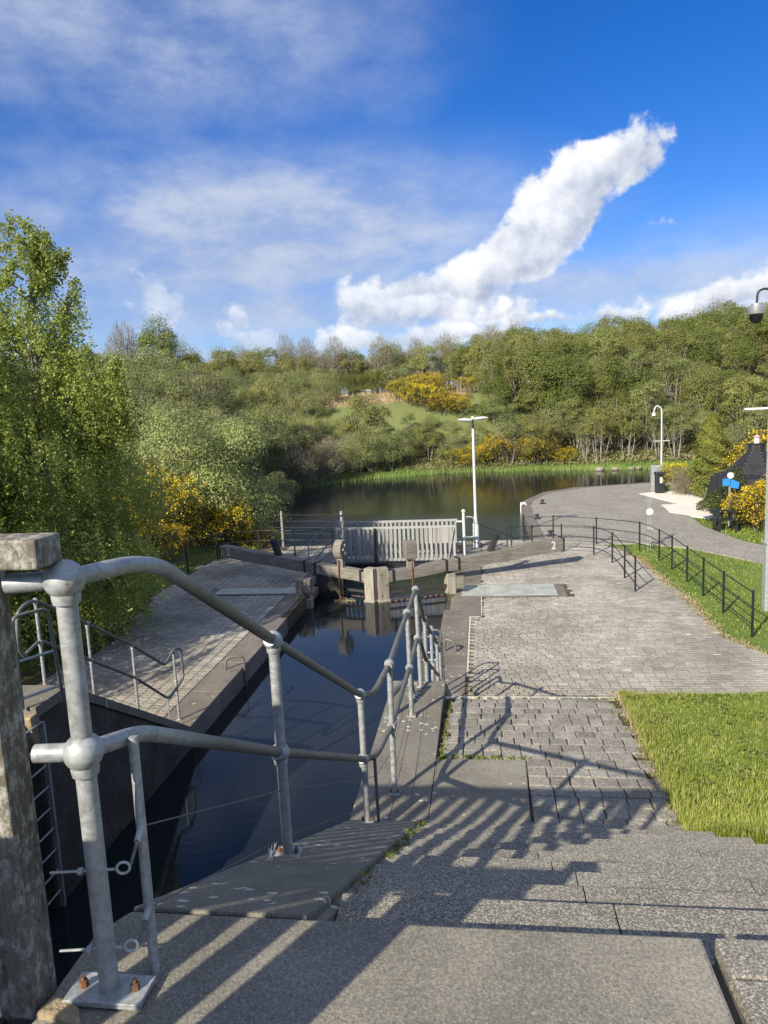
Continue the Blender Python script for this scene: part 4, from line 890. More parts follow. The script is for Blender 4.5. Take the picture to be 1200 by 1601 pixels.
# ------------------------------------------------------------------ black estate fences
def catmull(pts, n=6):
    P_ = [np.array(p, float) for p in pts]; P_ = [2 * P_[0] - P_[1]] + P_ + [2 * P_[-1] - P_[-2]]; out = []
    for i in range(1, len(P_) - 2):
        for j in range(n):
            t_ = j / n; a, b_, c, d = P_[i - 1:i + 3]; out.append(.5 * (2 * b_ + (c - a) * t_ + (2 * a - 5 * b_ + 4 * c - d) * t_ ** 2 + (3 * b_ - a - 3 * c + d) * t_ ** 3))
    out.append(P_[-2]); return out
def estate(label, pts, h=.98, rails=(.22, .58, .95), posts=None, base=None):
    f = empty('estate_fence', (pts[0][0], pts[0][1], Q), label=label, cat='fence'); z = lambda x, y: Q if base is None else base(x, y)
    cv = catmull(pts)
    for r_ in rails: MB().tube([(p[0], p[1], z(*p) + r_ * h) for p in cv], .013, 6).build('rail', 'black_paint', f)
    for (x, y_) in (posts or pts): MB().box((x - .022, y_ - .022, z(x, y_) - .1), (x + .022, y_ + .022, z(x, y_) + h)).build('post', 'black_paint', f)
    return f
estate('long black three rail fence curving along the grass edge of the right quay', [(5.68, 16.35), (5.64, 18.18), (5.62, 19.75), (5.62, 21.3), (5.6, 22.9), (5.5, 24.1), (5.2, 25.6), (3.95, 26.8), (2.5, 27.4), (1.45, 27.6)])
estate('inner black fence bending round the end of the right balance beam', [(3.98, 20.13), (3.98, 21.64), (3.98, 23.7), (3.6, 25.0), (2.6, 25.5), (1.6, 25.5), (.9, 25.35)])
estate('black three rail fence round the end of the left balance beam', [(-10.0, 18.0), (-10.0, 20.4), (-9.95, 23.3), (-9.6, 25.2), (-8.25, 25.9), (-6.85, 25.7), (-5.5, 26.0)])
wf = empty('wire_fence', (-8, 29, Q), label='post and wire fence with pale timber posts beyond the left quay', cat='fence')
wps = [(-13.5, 27.2), (-10.4, 28.4), (-8.0, 28.3), (-5.5, 27.9)]
for x, y_ in wps: MB().tube([(x, y_, .6), (x, y_, Q + 1.28)], .055, 8).build('post', 'fence_post_wood', wf)
for k in range(5):
    MB().tube([(x, y_ - .06, Q + .15 + k * .25) for x, y_ in wps], .006, 4).build('wire', 'wire', wf)
for x, y_ in ((-5.35, 26.2),): MB().tube([(x, y_, Q), (x, y_, Q + 1.45)], .05, 8).build('post', 'fence_post_wood', wf)

# ------------------------------------------------------------------ lamps, column, bin, signs
lp = empty('street_lamp', (-.32, 26.7, Q), label='white lamp post with two flat lanterns, beside the footbridge', cat='street lamp')
MB().lathe((-.32, 26.7, Q), [(.11, 0), (.11, .85), (.065, .95), (.05, 1.2), (.046, 4.3)], 16).build('pole', 'white_paint', lp, smooth=True)
MB().tube([(-.32, 26.7, Q + 4.3), (-.32, 26.7, Q + 4.6)], .035, 8).build('neck', 'dark_steel', lp)
for s in (-1, 1):
    l_ = MB(); prof = [(0, .035), (.1, .075), (.25, .085), (.42, .06), (.5, .02)]; vs = []; 
    for d, h in prof:
        for a in np.linspace(0, 2 * math.pi, 10, endpoint=False): vs.append((-.32 + s * (.03 + d), 26.7 + math.cos(a) * (.13 if 0 < d < .45 else .06) - s * d * .25, Q + 4.62 + math.sin(a) * h * .75 + s * .02 + d * .06))
    fs = [tuple(range(10))] + [(10 * i + j, 10 * i + (j + 1) % 10, 10 * i + 10 + (j + 1) % 10, 10 * i + 10 + j) for i in range(4) for j in range(10)] + [tuple(40 + j for j in range(10))]
    MB().add(vs, fs).build('lantern', 'white_paint', lp, smooth=True)
MB().ball((-.32, 26.7, Q + 4.68), .06, 10).build('finial', 'white_paint', lp)
l2_ = empty('street_lamp', (10.15, 44.1, Q), label='slim white lamp post with a hooked swan neck at the far end of the quay', cat='street lamp')
MB().tube(bend([(10.15, 44.1, Q), (10.15, 44.1, Q + 4.35), (9.85, 44.1, Q + 4.55), (9.72, 44.1, Q + 4.2)], .25), [.055] * 1 + [.036] * 13, 10).build('pole', 'white_paint', l2_, smooth=True)
MB().lathe((9.72, 44.1, Q + 3.95), [(.12, 0), (.10, .10), (.04, .22)], 12).build('lantern', 'white_paint', l2_, smooth=True)
MB().tube([(9.7, 44.1, Q + 2.5), (10.6, 44.1, Q + 2.5)], .022, 6).build('crossbar', 'white_paint', l2_)
cc = empty('camera_column', (6.83, 18.42, Q - .1), label='tall pale steel column with a hanging security camera at the right edge', cat='camera post')
MB().prism([(6.63, 18.30), (6.90, 18.30), (6.90, 18.54), (6.63, 18.54)], Q - .1, Q + 1.6).build('base_box', 'galvanised_clean', cc, bevel=.02)
MB().lathe((6.755, 18.42, Q + 1.6), [(.135, 0), (.132, 4.5), (.13, 7.3), (.02, 7.35)], 8).build('shaft', 'galvanised_clean', cc)
MB().box((6.61, 18.28, Q + 1.58), (6.92, 18.56, Q + 1.63)).build('collar', 'galvanised_clean', cc)
MB().box((6.10, 18.36, Q + 4.77), (6.72, 18.48, Q + 4.82)).build('arm_luminaire', 'white_paint', cc, bevel=.01)
rail(cc, 'swan_neck', [(6.72, 18.42, 8.60), (6.50, 18.42, 8.72), (6.33, 18.42, 8.66), (6.31, 18.42, 8.36)], .026, 'dark_steel', .15)
hd = MB().lathe((6.31, 18.42, 8.17), [(.17, -.02), (.175, .0), (.175, .14), (.13, .17), (.12, .21), (.03, .22)], 24).build('camera_head', 'camera_silver', cc, smooth=True)
MB().lathe((6.31, 18.42, 7.93), [(.002, -.0), (.06, .01), (.12, .06), (.15, .14), (.155, .215)], 24).build('dome', 'dome_black', hd, smooth=True)
MB().tube([(6.27, 18.29, 8.02), (6.26, 18.25, 8.0)], .05, 12).build('lens', 'dome_black', hd)
bn_ = empty('litter_bin', (9.2, 40.3, Q), label='black litter bin beside the hooked lamp post', cat='bin')
MB().prism([(8.98, 40.1), (9.42, 40.1), (9.42, 40.5), (8.98, 40.5)], Q - .05, Q + .95).build('body', 'bin_plastic', bn_, bevel=.03); MB().box((8.95, 40.07, Q + .95), (9.45, 40.53, Q + 1.12)).build('hood', 'bin_plastic', bn_, bevel=.03)
MB().box((9.16, 40.07, Q + .55), (9.28, 40.098, Q + .85)).build('notice', 'white_paint', bn_)
bx2 = MB().box((9.02, 41.4, Q - .05), (9.55, 41.8, Q + 1.35)).build('cabinet', 'bin_grey', None, bevel=.03); tag(bx2, 'pale grey metal cabinet standing behind the black litter bin', 'cabinet')
# boat-ring life post
lf = empty('safety_post', (5.55, 25.8, Q), label='thin twin rod post with white roundel behind the black fence', cat='post')
for dx_ in (-.04, .04): MB().tube([(5.6 + dx_, 26.0, Q - .1), (5.6 + dx_, 26.0, Q + 1.75)], .018, 6).build('rod', 'galvanised', lf)
MB().tube([(5.6, 25.96, Q + 1.25), (5.6, 25.93, Q + 1.25)], .12, 20).build('roundel', 'lens_glass', lf); MB().box((5.5, 25.93, Q + .62), (5.72, 25.96, Q + .74)).build('bracket', 'galvanised', lf)
# blue fingerpost
bsn = empty('fingerpost_sign', (9.3, 29.5, Q), label='blue fingerpost sign with round head in front of the gorse', cat='sign')
MB().tube([(9.3, 29.5, Q), (9.3, 29.5, 3.2)], .04, 8).build('post', 'brown_fish_grey', bsn); MB().tube([(9.3, 29.46, 3.22), (9.3, 29.42, 3.22)], .12, 20).build('roundel', 'lens_glass', bsn)
MB().box((9.02, 29.42, 2.83), (9.29, 29.45, 3.10)).build('panel', 'sign_blue', bsn); MB().add([(9.31, 29.42, 2.76), (9.60, 29.42, 2.70), (9.62, 29.42, 2.95), (9.31, 29.42, 3.08), (9.31, 29.45, 2.76), (9.60, 29.45, 2.70), (9.62, 29.45, 2.95), (9.31, 29.45, 3.08)], [(0, 1, 2, 3), (7, 6, 5, 4), (0, 4, 5, 1), (1, 5, 6, 2), (2, 6, 7, 3), (3, 7, 4, 0)]).build('panel', 'sign_blue', bsn)
# black bench end by the gravel
bk = empty('picnic_bench', (9.0, 29.3, Q), label='black picnic bench beside the conifer bush at the gravel edge', cat='bench')
MB().box((8.55, 29.0, Q + .66), (9.6, 29.5, Q + .72)).build('table_top', 'bin_plastic', bk); MB().box((8.5, 28.7, Q + .40), (9.6, 28.9, Q + .45)).build('seat', 'bin_plastic', bk)
for x in (8.75, 9.35):
    MB().prism([(x - .05, 29.0), (x + .05, 29.0), (x + .05, 29.5), (x - .05, 29.5)], Q - .1, Q + .66).build('leg', 'bin_plastic', bk)
    MB().prism([(x - .04, 28.75), (x + .04, 28.75), (x + .04, 28.85), (x - .04, 28.85)], Q - .1, Q + .4).build('leg', 'bin_plastic', bk)
# bollards
for i, (x, y_, lab) in enumerate([(2.9, 37.5, 'far'), (2.3, 32.8, 'middle'), (2.5, 28.6, 'near')]):
    b_ = empty('mooring_bollard', (x, y_, Q), label='%s one of three squat rusty mooring bollards along the right quay edge' % {'far': 'farthest', 'middle': 'middle', 'near': 'nearest'}[lab], cat='bollard', group='squat mooring bollards on the quay edge')
    MB().lathe((x, y_, Q - .01), [(.07, 0), (.06, .14), (.10, .17), (.10, .21), (.04, .23)], 14).build('head', 'hut_board', b_, smooth=True); MB().box((x - .14, y_ - .14, Q - .01), (x + .14, y_ + .14, Q + .025)).build('foot', 'dark_steel', b_)
er = empty('edge_ladder', (1.8, 37.2, .7), label='white hooped ladder head at the corner of the far quay', cat='ladder')
for yy in (36.9, 37.4): rail(er, 'stile', [(1.82, yy, .75), (1.82, yy, Q + .10), (2.05, yy, Q + .10), (2.08, yy, Q)], .025, 'white_paint', .06)
for k in range(3): MB().tube([(1.82, 36.9, .78 + k * .15), (1.82, 37.4, .78 + k * .15)], .018, 6).build('rung', 'white_paint', er)
# hut
hut = empty('grill_hut', (11.4, 33, Q), label='black hut with swept tarred conical roof and small chimney on the right', cat='hut')
hc = (11.45, 33.0, 0)
prof = [(2.05, 1.8), (1.98, 2.15), (1.82, 2.8), (1.3, 2.95), (.95, 3.27), (.62, 3.6), (.38, 3.85), (.36, 4.1)]
fsn = 8
for k in range(fsn):
    a0, a1 = 2 * math.pi * (k + .06) / fsn, 2 * math.pi * (k + .94) / fsn; vs = []; a0, a1 = 2 * math.pi * k / fsn + .003, 2 * math.pi * (k + 1) / fsn - .003
    for r_, z in prof: vs += [(hc[0] + r_ * math.cos(a0), hc[1] + r_ * math.sin(a0), z), (hc[0] + r_ * math.cos(a1), hc[1] + r_ * math.sin(a1), z)]
    for r_, z in prof: vs += [(hc[0] + (r_ - .04) * math.cos(a0), hc[1] + (r_ - .04) * math.sin(a0), z - .05), (hc[0] + (r_ - .04) * math.cos(a1), hc[1] + (r_ - .04) * math.sin(a1), z - .05)]
    n_ = len(prof); fs = [(2 * i, 2 * i + 1, 2 * i + 3, 2 * i + 2) for i in range(n_ - 1)] + [(2 * n_ + 2 * i + 2, 2 * n_ + 2 * i + 3, 2 * n_ + 2 * i + 1, 2 * n_ + 2 * i) for i in range(n_ - 1)] + [(0, 2 * n_, 2 * n_ + 1, 1)]
    rp = MB().add(vs, fs).build('roof_panel', 'tar_roof', hut)
    nails = MB()
    for i in range(n_ - 1):
        for s in (.25, .75):
            r_ = prof[i][0] + (prof[i + 1][0] - prof[i][0]) * s + .012; z = prof[i][1] + (prof[i + 1][1] - prof[i][1]) * s; nails.box((hc[0] + r_ * math.cos(a0) - .015, hc[1] + r_ * math.sin(a0) - .015, z - .012), (hc[0] + r_ * math.cos(a0) + .015, hc[1] + r_ * math.sin(a0) + .015, z + .012))
    tag(nails.build('roof_nail', 'brown_fish_grey', rp), kind='stuff')
    MB().prism([(hc[0] + 1.85 * math.cos(a0), hc[1] + 1.85 * math.sin(a0)), (hc[0] + 1.85 * math.cos(a1), hc[1] + 1.85 * math.sin(a1)), (hc[0] + 1.78 * math.cos(a1), hc[1] + 1.78 * math.sin(a1)), (hc[0] + 1.78 * math.cos(a0), hc[1] + 1.78 * math.sin(a0))], Q - .2, 2.2).build('wall_panel', 'hut_board', hut)
MB().lathe((hc[0], hc[1], 4.1), [(.37, 0), (.37, .05), (.2, .06)], 16).build('collar', 'tar_roof', hut)
ch = MB().lathe((hc[0], hc[1], 4.15), [(.12, 0), (.12, .24)], 14).build('chimney', 'lens_glass', hut, smooth=True); MB().lathe((hc[0], hc[1], 4.39), [(.14, 0), (.16, .04), (.05, .10)], 14).build('chimney_cap', 'terracotta', ch)

# ------------------------------------------------------------------ vegetation
def crown(lobes, n, size, seed, asp=.6, shell=.16, under=-.35, gap=.15, noise_f=1.2):
    global rng
    rng = np.random.default_rng(seed)
    w = np.array([l[3] * l[4] for l in lobes]); idx = rng.choice(len(lobes), n, p=w / w.sum()); L = np.array([l[:6] for l in lobes])[idx]
    d = unit(n); d[:, 2] = np.where(d[:, 2] < under, -d[:, 2], d[:, 2])
    rad = 1 - np.abs(rng.normal(0, shell, n)); rad = np.where(rng.random(n) < .06, 1 + rng.uniform(0, .14, n), rad)
    P = L[:, :3] + d * L[:, 3:6] * rad[:, None]
    P += d * (n3(P, noise_f * 1.6, seed) * .13 * L[:, 3])[:, None]
    keep = n3(P, noise_f * 2.6, seed + 3) > -1 + gap * 2.2
    P, d = P[keep], d[keep]
    return leaves(P, size, asp, d + np.array([0, 0, .4]), 1.3)
def lobes_round(h, r, n, seed, squash=.8, base=.22, low=False):
    r_ = random.Random(seed); L = [(0, 0, h * (.55 if not low else .45), r * .72, r * .72, h * (.42 if not low else .5))]
    for i in range(n):
        a = 2 * math.pi * i / n + r_.uniform(-.4, .4); q = r * r_.uniform(.42, .72); z = h * r_.uniform(base, .84); s = r * r_.uniform(.28, .46)
        L.append((q * math.cos(a), q * math.sin(a), z, s, s, s * squash * 1.15))
    return L
def stems(h, r, n, seed, rad=.05, base_spread=.2, mat='bark_pale', fork=True):
    r_ = random.Random(seed); mb = MB()
    for i in range(n):
        a = 2 * math.pi * i / max(n, 1) + r_.uniform(-.4, .4); s = base_spread * r_.uniform(.4, 1) if n > 1 else 0; e = r * r_.uniform(.3, .75) if n > 1 else r * .1
        p0 = Vector((s * math.cos(a), s * math.sin(a), -.3)); p3 = Vector((e * math.cos(a), e * math.sin(a), h * r_.uniform(.6, .85)))
        pts = [p0 + (p3 - p0) * k + Vector((r_.uniform(-.06, .06), r_.uniform(-.06, .06), 0)) * (1 if 0 < k < 1 else 0) for k in (0, .2, .45, .7, 1)]
        mb.tube(pts, [rad * (1 - .8 * k) for k in (0, .2, .45, .7, 1)], 6)
        if fork:
            for k in range(5):
                q = pts[r_.choice((1, 2, 2, 3))]; d = Vector((r_.uniform(-1, 1), r_.uniform(-1, 1), r_.uniform(.5, 1.3))).normalized() * h * r_.uniform(.15, .32); mb.tube([q, q + d * .5 + Vector((0, 0, -.03)), q + d], [rad * .4, rad * .28, rad * .1], 4)
    return mb
TW = {}
def twigs_arr(h, r, n, seed, base=.3):
    global rng
    rng = np.random.default_rng(seed); d = unit(n); d[:, 2] = np.abs(d[:, 2]); o = d * np.array([r * .8, r * .8, h * (1 - base)]) * (rng.random(n) ** .45)[:, None] + np.array([0, 0, h * base]); 
    dr = d * .8 + np.array([0, 0, .8]) + unit(n) * .45; dr /= np.linalg.norm(dr, axis=1, keepdims=True); L = rng.uniform(.25, .6, n)[:, None]; s = np.cross(dr, unit(n)); s /= np.linalg.norm(s, axis=1, keepdims=True); w = .012
    return np.stack([o - s * w, o + s * w, o + dr * L + s * w * .3, o + dr * L - s * w * .3], 1)
PROTO = {}
def proto(kind, v, crown_arr, mats, midx, trunk_mb, trunk_mat):
    me = arr_mesh('crown', crown_arr, 4, mats, midx)
    tm = bpy.data.meshes.new('trunk'); tm.from_pydata(trunk_mb.v, [], trunk_mb.f); tm.materials.append(MATS[trunk_mat]); tm.shade_smooth()
    PROTO.setdefault(kind, []).append((me, tm))
for v in range(3):
    h, r = 6.5, 2.4
    PROTO_L = lobes_round(h, r, 9, 10 + v); proto('olive', v, crown(PROTO_L, 17000, .115, 20 + v, gap=.30, shell=.28), ['leaf_olive'], None, stems(h, r, 5, v, .06), 'bark_pale')
    proto('green', v, crown(lobes_round(h, r, 8, 40 + v), 16000, .12, 50 + v, gap=.26, shell=.22), ['leaf_green'], None, stems(h, r, 2, v, .09), 'bark_brown')
    proto('willow', v, crown(lobes_round(4.2, 2.5, 9, 60 + v, base=.2, low=True), 11000, .13, 70 + v, asp=.35, gap=.2), ['leaf_willow'], None, stems(4.2, 2.5, 6, v, .045), 'bark_pale')
    c = crown(lobes_round(6.2, 1.9, 8, 80 + v, base=.42), 8500, .11, 90 + v, gap=.36, shell=.32); proto('birch', v, c, ['leaf_olive' if v == 1 else 'leaf_willow'], None, stems(6.2, 1.9, 5, 30 + v, .055, .45), 'bark_pale')
    a = twigs_arr(6.5, 2.0, 3600, 100 + v); b_ = crown(lobes_round(6.2, 2.0, 7, 110 + v, base=.4), 1600, .12, 120 + v, gap=.3, shell=.35)
    proto('bare', v, np.concatenate([a, b_]), ['twig', 'leaf_brown'], np.concatenate([np.zeros(len(a)), np.ones(len(b_))]), stems(6.5, 2.0, 3, 50 + v, .06, .2), 'bark_pale')
    a = twigs_arr(3.2, 2.0, 3000, 200 + v, .1); b_ = crown(lobes_round(3.2, 2.1, 8, 210 + v, base=.25, low=True), 4200, .11, 220 + v, gap=.3, shell=.3)
    proto('scrub', v, np.concatenate([a, b_]), ['twig', 'leaf_brown'], np.concatenate([np.zeros(len(a)), np.ones(len(b_))]), stems(3.2, 2.0, 6, 60 + v, .035), 'bark_pale')
    # gorse: dark spiny dome with flower clusters
    Lg = lobes_round(1.7, 1.3, 8, 130 + v, base=.2, low=True); g_ = crown(Lg, 5200, .09, 140 + v, asp=.25, gap=.08)
    rng = np.random.default_rng(150 + v); cl = crown(Lg, 400, .1, 160 + v, shell=.04, gap=.28, noise_f=1.6).mean(1); fl = np.repeat(cl, 9, 0) + rng.normal(0, .06, (len(cl) * 9, 3)); f_ = leaves(fl, .05, .9)
    proto('gorse', v, np.concatenate([g_, f_]), ['leaf_gorse', 'gorse_flower'], np.concatenate([np.zeros(len(g_)), np.ones(len(f_))]), stems(1.6, 1.2, 5, 70 + v, .03), 'bark_brown')
DESC = {'olive': ('olive_tree', 'rounded olive green tree', 'tree'), 'green': ('broadleaf_tree', 'full fresh green tree', 'tree'), 'willow': ('willow_shrub', 'pale grey green willow shrub', 'shrub'),
        'birch': ('birch_tree', 'thin multi stemmed birch with pale stems', 'tree'), 'bare': ('bare_tree', 'nearly leafless brown tree', 'tree'), 'scrub': ('brown_scrub', 'low brown twiggy scrub bush', 'shrub'), 'gorse': ('gorse_bush', 'gorse bush in yellow flower', 'shrub')}
ALL = []
def plant(kind, x, y, s=1.0, sz=None, z=None, group=None, label=None):
    me, tm = random.choice(PROTO[kind]); nm, d, cat = DESC[kind]; z = gz(x, y) if z is None else z
    r_ = empty(nm.replace('olive_tree', 'hill_tree'), (x, y, z), random.uniform(0, 6.28), label or d, cat, group); r_.scale = (s, s, s * (sz or 1))
    for n_, q in (('trunk', tm), ('crown', me)): o = link(bpy.data.objects.new(n_, q)); o.parent = r_
    ALL.append((r_, kind, x, y, label is not None)); return r_
rs = random.Random(11)
# hill wood on the far slope, row by row
def scatter(y0, y1, x0, x1, dx_, dy_, pick, smin, smax, group, sz=(.9, 1.15)):
    y = y0
    while y < y1:
        x = x0 + rs.uniform(0, dx_)
        while x < x1:
            xx = x + rs.uniform(-.35, .35) * dx_; yy = y + rs.uniform(-.35, .35) * dy_; px, py_2 = project((xx, yy, 8))
            if px is not None and -80 < px < 1290 and not (-25 < xx < -1 and 63 < yy < 81.5) and float(sdf(POND, np.array([xx]), np.array([yy]))[0]) > 1.2:
                k = pick(xx, yy)
                if k: plant(k, xx, yy, rs.uniform(smin, smax), rs.uniform(*sz), group=group)
            x += dx_
        y += dy_
def pk_hill(x, y):
    q = rs.random(); m_ = math.sin(x * .23 + y * .11) + math.sin(y * .31 - x * .07)
    if m_ > .6: return 'green' if q < .55 else 'olive'
    return 'olive' if q < .42 else 'green' if q < .52 else 'willow' if q < .68 else 'bare' if q < .74 else 'birch'
scatter(82, 84, -26, 3, 1.9, 2.4, lambda x, y: rs.choice(['scrub', 'willow', 'willow', 'olive']), .55, .75, 'bushes edging the far meadow')
scatter(84, 93, -44, 3, 2.7, 3.0, lambda x, y: rs.choice(['olive', 'olive', 'green', 'bare', 'olive', 'willow']), .75, 1.05, 'trees along the top of the far meadow')
scatter(66, 86, -1, 36, 2.9, 3.6, pk_hill, .72, .98, 'trees of the wooded hillside')
scatter(86, 112, 1, 48, 3.5, 4.6, pk_hill, .85, 1.2, 'trees of the wooded hillside')
# far bank fringe
scatter(60.6, 62, -1, 34, 1.9, 2.2, lambda x, y: rs.choice(['birch', 'birch', 'birch', 'birch', 'olive', 'willow'] if x > 1 else ['birch', 'scrub', 'scrub', 'birch']), .62, .85, 'birches and scrub along the far bank', (.85, 1.0))
scatter(63.2, 65.2, 2, 34, 2.6, 2.4, lambda x, y: rs.choice(['birch', 'willow', 'olive', 'birch', 'olive']), .75, .95, 'birches and scrub along the far bank')
scatter(62.4, 71, -17, -.5, 2.3, 2.2, lambda x, y: rs.choice(['willow', 'willow', 'birch', 'scrub', 'olive']) if (y < 66.5 or x < -10.5 - (y - 66) * .5) else None, .55, .8, 'shrubs on the slope below the far meadow', (.8, 1.0)) if False else None
for yy_, sc_ in ((62.5, .60), (64.2, .52), (66.2, .40)):
    xx_ = -16.5
    while xx_ < 1.5:
        plant(rs.choice(['willow', 'birch', 'willow', 'willow', 'olive']), xx_ + rs.uniform(-.5, .5), yy_ + rs.uniform(-.5, .5), sc_ * rs.uniform(.8, 1.1), .85, group='shrubs on the slope below the far meadow'); xx_ += 2.0
for yy_ in (69, 72, 75):
    for k_ in range(4): plant('willow', -15.5 - k_ * 2.6 + rs.uniform(-.5, .5), yy_ + rs.uniform(-.6, .6), rs.uniform(.65, .85), 1, group='shrubs on the slope below the far meadow')
# left hillside of willow scrub
scatter(30, 58, -34, -13.2, 3.0, 3.0, lambda x, y: ('willow' if rs.random() < .86 else 'scrub') if x < -12.8 - (max(0, y - 40)) * .1 else None, .85, 1.15, 'willow scrub covering the left hillside')
scatter(58, 80, -40, -9, 3.4, 3.6, lambda x, y: rs.choice(['willow', 'willow', 'olive', 'scrub']) if (y < 63 or x < -25) else None, .7, 1.0, 'willow scrub covering the left hillside')
for x, y, s in ((-12.9, 44, .8), (-13.6, 47.5, .85), (-13.3, 51.5, .9), (-11.8, 54.8, .85), (-9.8, 57.5, .8), (-12.6, 40.5, .7), (-7.6, 59.8, .8), (-10.8, 59.5, .9)): plant('scrub' if s > .84 else 'willow', x, y, s, group='brown scrub on the left bank of the pond')
# trees with their own story
plant('bare', -29.5, 60, 1.15, 1.0, label='tall bare reddish twiggy tree standing above the left hillside scrub'); plant('green', -26.5, 60, .95, 1.35, label='narrow green pointed tree right of the tall bare tree')
plant('bare', -19.8, 85, 1.0, 1.1, label='gaunt leafless tree rising above the wood left of the meadow'); plant('bare', -18, 83, .85, 1.0, label='pale bare tree with branching stem at the left end of the meadow'); plant('bare', -22.5, 86, 1.0, 1.2, label='smallest bare tree top left of the meadow skyline')
for x, y in ((-14.5, 81.5), (-12.6, 81.8), (-10.8, 81.6)): plant('green', x, y, .55, .8, group='dark green bushes behind the dry meadow', label='low dark green bush on the top edge of the dry meadow, ' + ['left', 'middle', 'right'][int((x + 14.6) / 1.6)])
bush = plant('willow', -11.3, 28.8, 1.15, 1.12, label='large light green willow bush above the left gorse, leaning over the pond'); 
bushm = bush.children[1]; 
Lb = lobes_round(4.6, 2.8, 11, 777, base=.2, low=True); bm_ = arr_mesh('crown', crown(Lb, 26000, .105, 778, gap=.24, asp=.45, shell=.22), 4, ['leaf_bush']); bushm.data = bm_; bush.scale = (1.08, 1.08, 1.15)
plant('willow', -10.0, 31.5, .62, 1.0, label='small pale willow shrub at the water edge right of the large bush')
# conifer
rng = np.random.default_rng(900); n_ = 26000; hh = rng.random(n_) ** .8 * 3.9; an = rng.uniform(0, 2 * np.pi, n_); ra = (1.12 * np.clip(1 - (hh / 4.0) ** 1.7, 0, 1) ** .8 + .05) * (1 - np.abs(rng.normal(0, .16, n_))) * (1 + .2 * np.sin(an * 5 + hh * 6) + .16 * np.sin(hh * 11 + an * 3))
Pc = np.stack([np.cos(an) * ra, np.sin(an) * ra, hh + .1], 1); nb = np.stack([np.cos(an), np.sin(an), np.full(n_, .5)], 1)
cn = empty('conifer_tree', (11.3, 38.6, gz(11.3, 38.6)), label='golden green conical conifer behind the black hut', cat='tree'); cn.scale = (.84, .84, 1.05)
o = link(bpy.data.objects.new('crown', arr_mesh('crown', leaves(Pc, .13, .35, nb, 1.0), 4, ['leaf_conifer']))); o.parent = cn
o = MB().tube([(0, 0, -.2), (0, 0, 3.5)], [.1, .03], 8).build('trunk', 'bark_brown', cn, local=True)
# dark conifer bush by the gravel
rng = np.random.default_rng(901); cb = empty('conifer_bush', (9.4, 31.0, Q), label='small dark spreading conifer bush beside the black bench', cat='shrub')
o = link(bpy.data.objects.new('crown', arr_mesh('crown', crown([(0, 0, .7, .7, .7, .6), (-.45, -.1, .6, .5, .5, .35), (.4, 0, 1.1, .45, .45, .7), (.7, .3, 1.3, .4, .4, .9)], 9000, .09, 902, asp=.3), 4, ['leaf_conifer', 'leaf_dark'], (rng.random(9000) < .75).astype(int)[:9000][:len(crown([(0, 0, .7, .7, .7, .6), (-.45, -.1, .6, .5, .5, .35), (.4, 0, 1.1, .45, .45, .7), (.7, .3, 1.3, .4, .4, .9)], 9000, .09, 902, asp=.3))]))); o.parent = cb
MB().tube([(0, 0, -.2), (.05, 0, .9)], [.06, .03], 6).build('trunk', 'bark_brown', cb, local=True)
# gorse groups
def gorse(x, y, s, label, group='yellow flowering gorse', sz=1): plant('gorse', x, y, s, sz, group=group, label=label)
for i, (x, y, s) in enumerate([(-12.6, 24.5, 1.15), (-11.6, 25.6, 1.25), (-12.9, 26.8, 1.5), (-10.9, 27.0, 1.05), (-10.1, 27.6, 1.1), (-9.3, 28.4, .8), (-14, 22.8, 1.3), (-12.1, 22.6, 1.0), (-8.7, 29.2, .7), (-13.6, 29.2, 1.4), (-11.0, 23.9, .8)]):
    gorse(x, y, s, ['gorse bush with sparse yellow flowers deep under the near birch', 'dark gorse bush left of the large willow bush', 'tall gorse bush at the back of the left clump', 'gorse bush in front of the large willow bush', 'brightest gorse bush by the pale fence post', 'small gorse bush at the right end of the left clump', 'gorse bush mostly hidden behind the birch', 'low gorse bush in the shade behind the left quay', 'smallest gorse bush close to the pond wire fence', 'gorse bush behind the willow stems at left', 'little gorse bush in front of the left clump'][i], 'gorse bushes behind the left quay')
for i, (x, y, s) in enumerate([(-7.6, 71.5, 1.2), (-6.2, 70.2, 1.3), (-4.9, 69.4, 1.5), (-3.5, 68.6, 1.3), (-2.0, 68.2, 1.2), (-5.6, 72.4, 1.4), (-1.2, 73, 1.0), (-3.9, 71.0, 1.3), (-17.5, 75, .8)]):
    gorse(x, y, s, 'gorse bush %s of the group right of the dry meadow' % ['at the left end', 'left of centre', 'in the middle', 'right of centre', 'near the right end', 'at the top', 'alone at the upper right', 'at the lower right', 'far left and very small'][i], 'gorse bushes on the far hillside', .95)
for i, (x, y, s) in enumerate([(-.6, 60.2, .9), (.9, 60.4, 1.3), (3.6, 60.0, 1.15), (4.6, 60.4, 1.2), (-2.0, 60.6, .8), (6.4, 60.2, .8)]):
    gorse(x, y, s, 'gorse bush low on the far bank, %s of the white lamp post' % ['just left', 'just right', 'further right', 'fourth right', 'further left', 'well right'][i], 'gorse bushes low on the far bank')
for i, (x, y, s) in enumerate([(10.2, 40.6, .85), (13.1, 37.8, 1.5), (14.0, 36.5, 1.8), (13.2, 34.6, 1.4), (10.9, 29.8, 1.15), (11.6, 28.6, 1.2), (10.2, 28.9, .95), (12.4, 30.2, 1.35), (11.0, 27.4, .95), (9.9, 30.0, .6), (15, 34, 1.7)]):
    gorse(x, y, s, 'gorse bush %s' % ['low beside the litter bin left of the conifer', 'right behind the conifer', 'tallest above the hut roof', 'directly behind the hut', 'in front of the hut beside the blue sign', 'densely yellow at the right edge by the camera column', 'low in front of the blue sign', 'between hut and camera column', 'nearest at the right edge with lemon flowers', 'tiny under the blue sign', 'furthest right behind the chimney'][i], 'gorse bushes around the black hut')
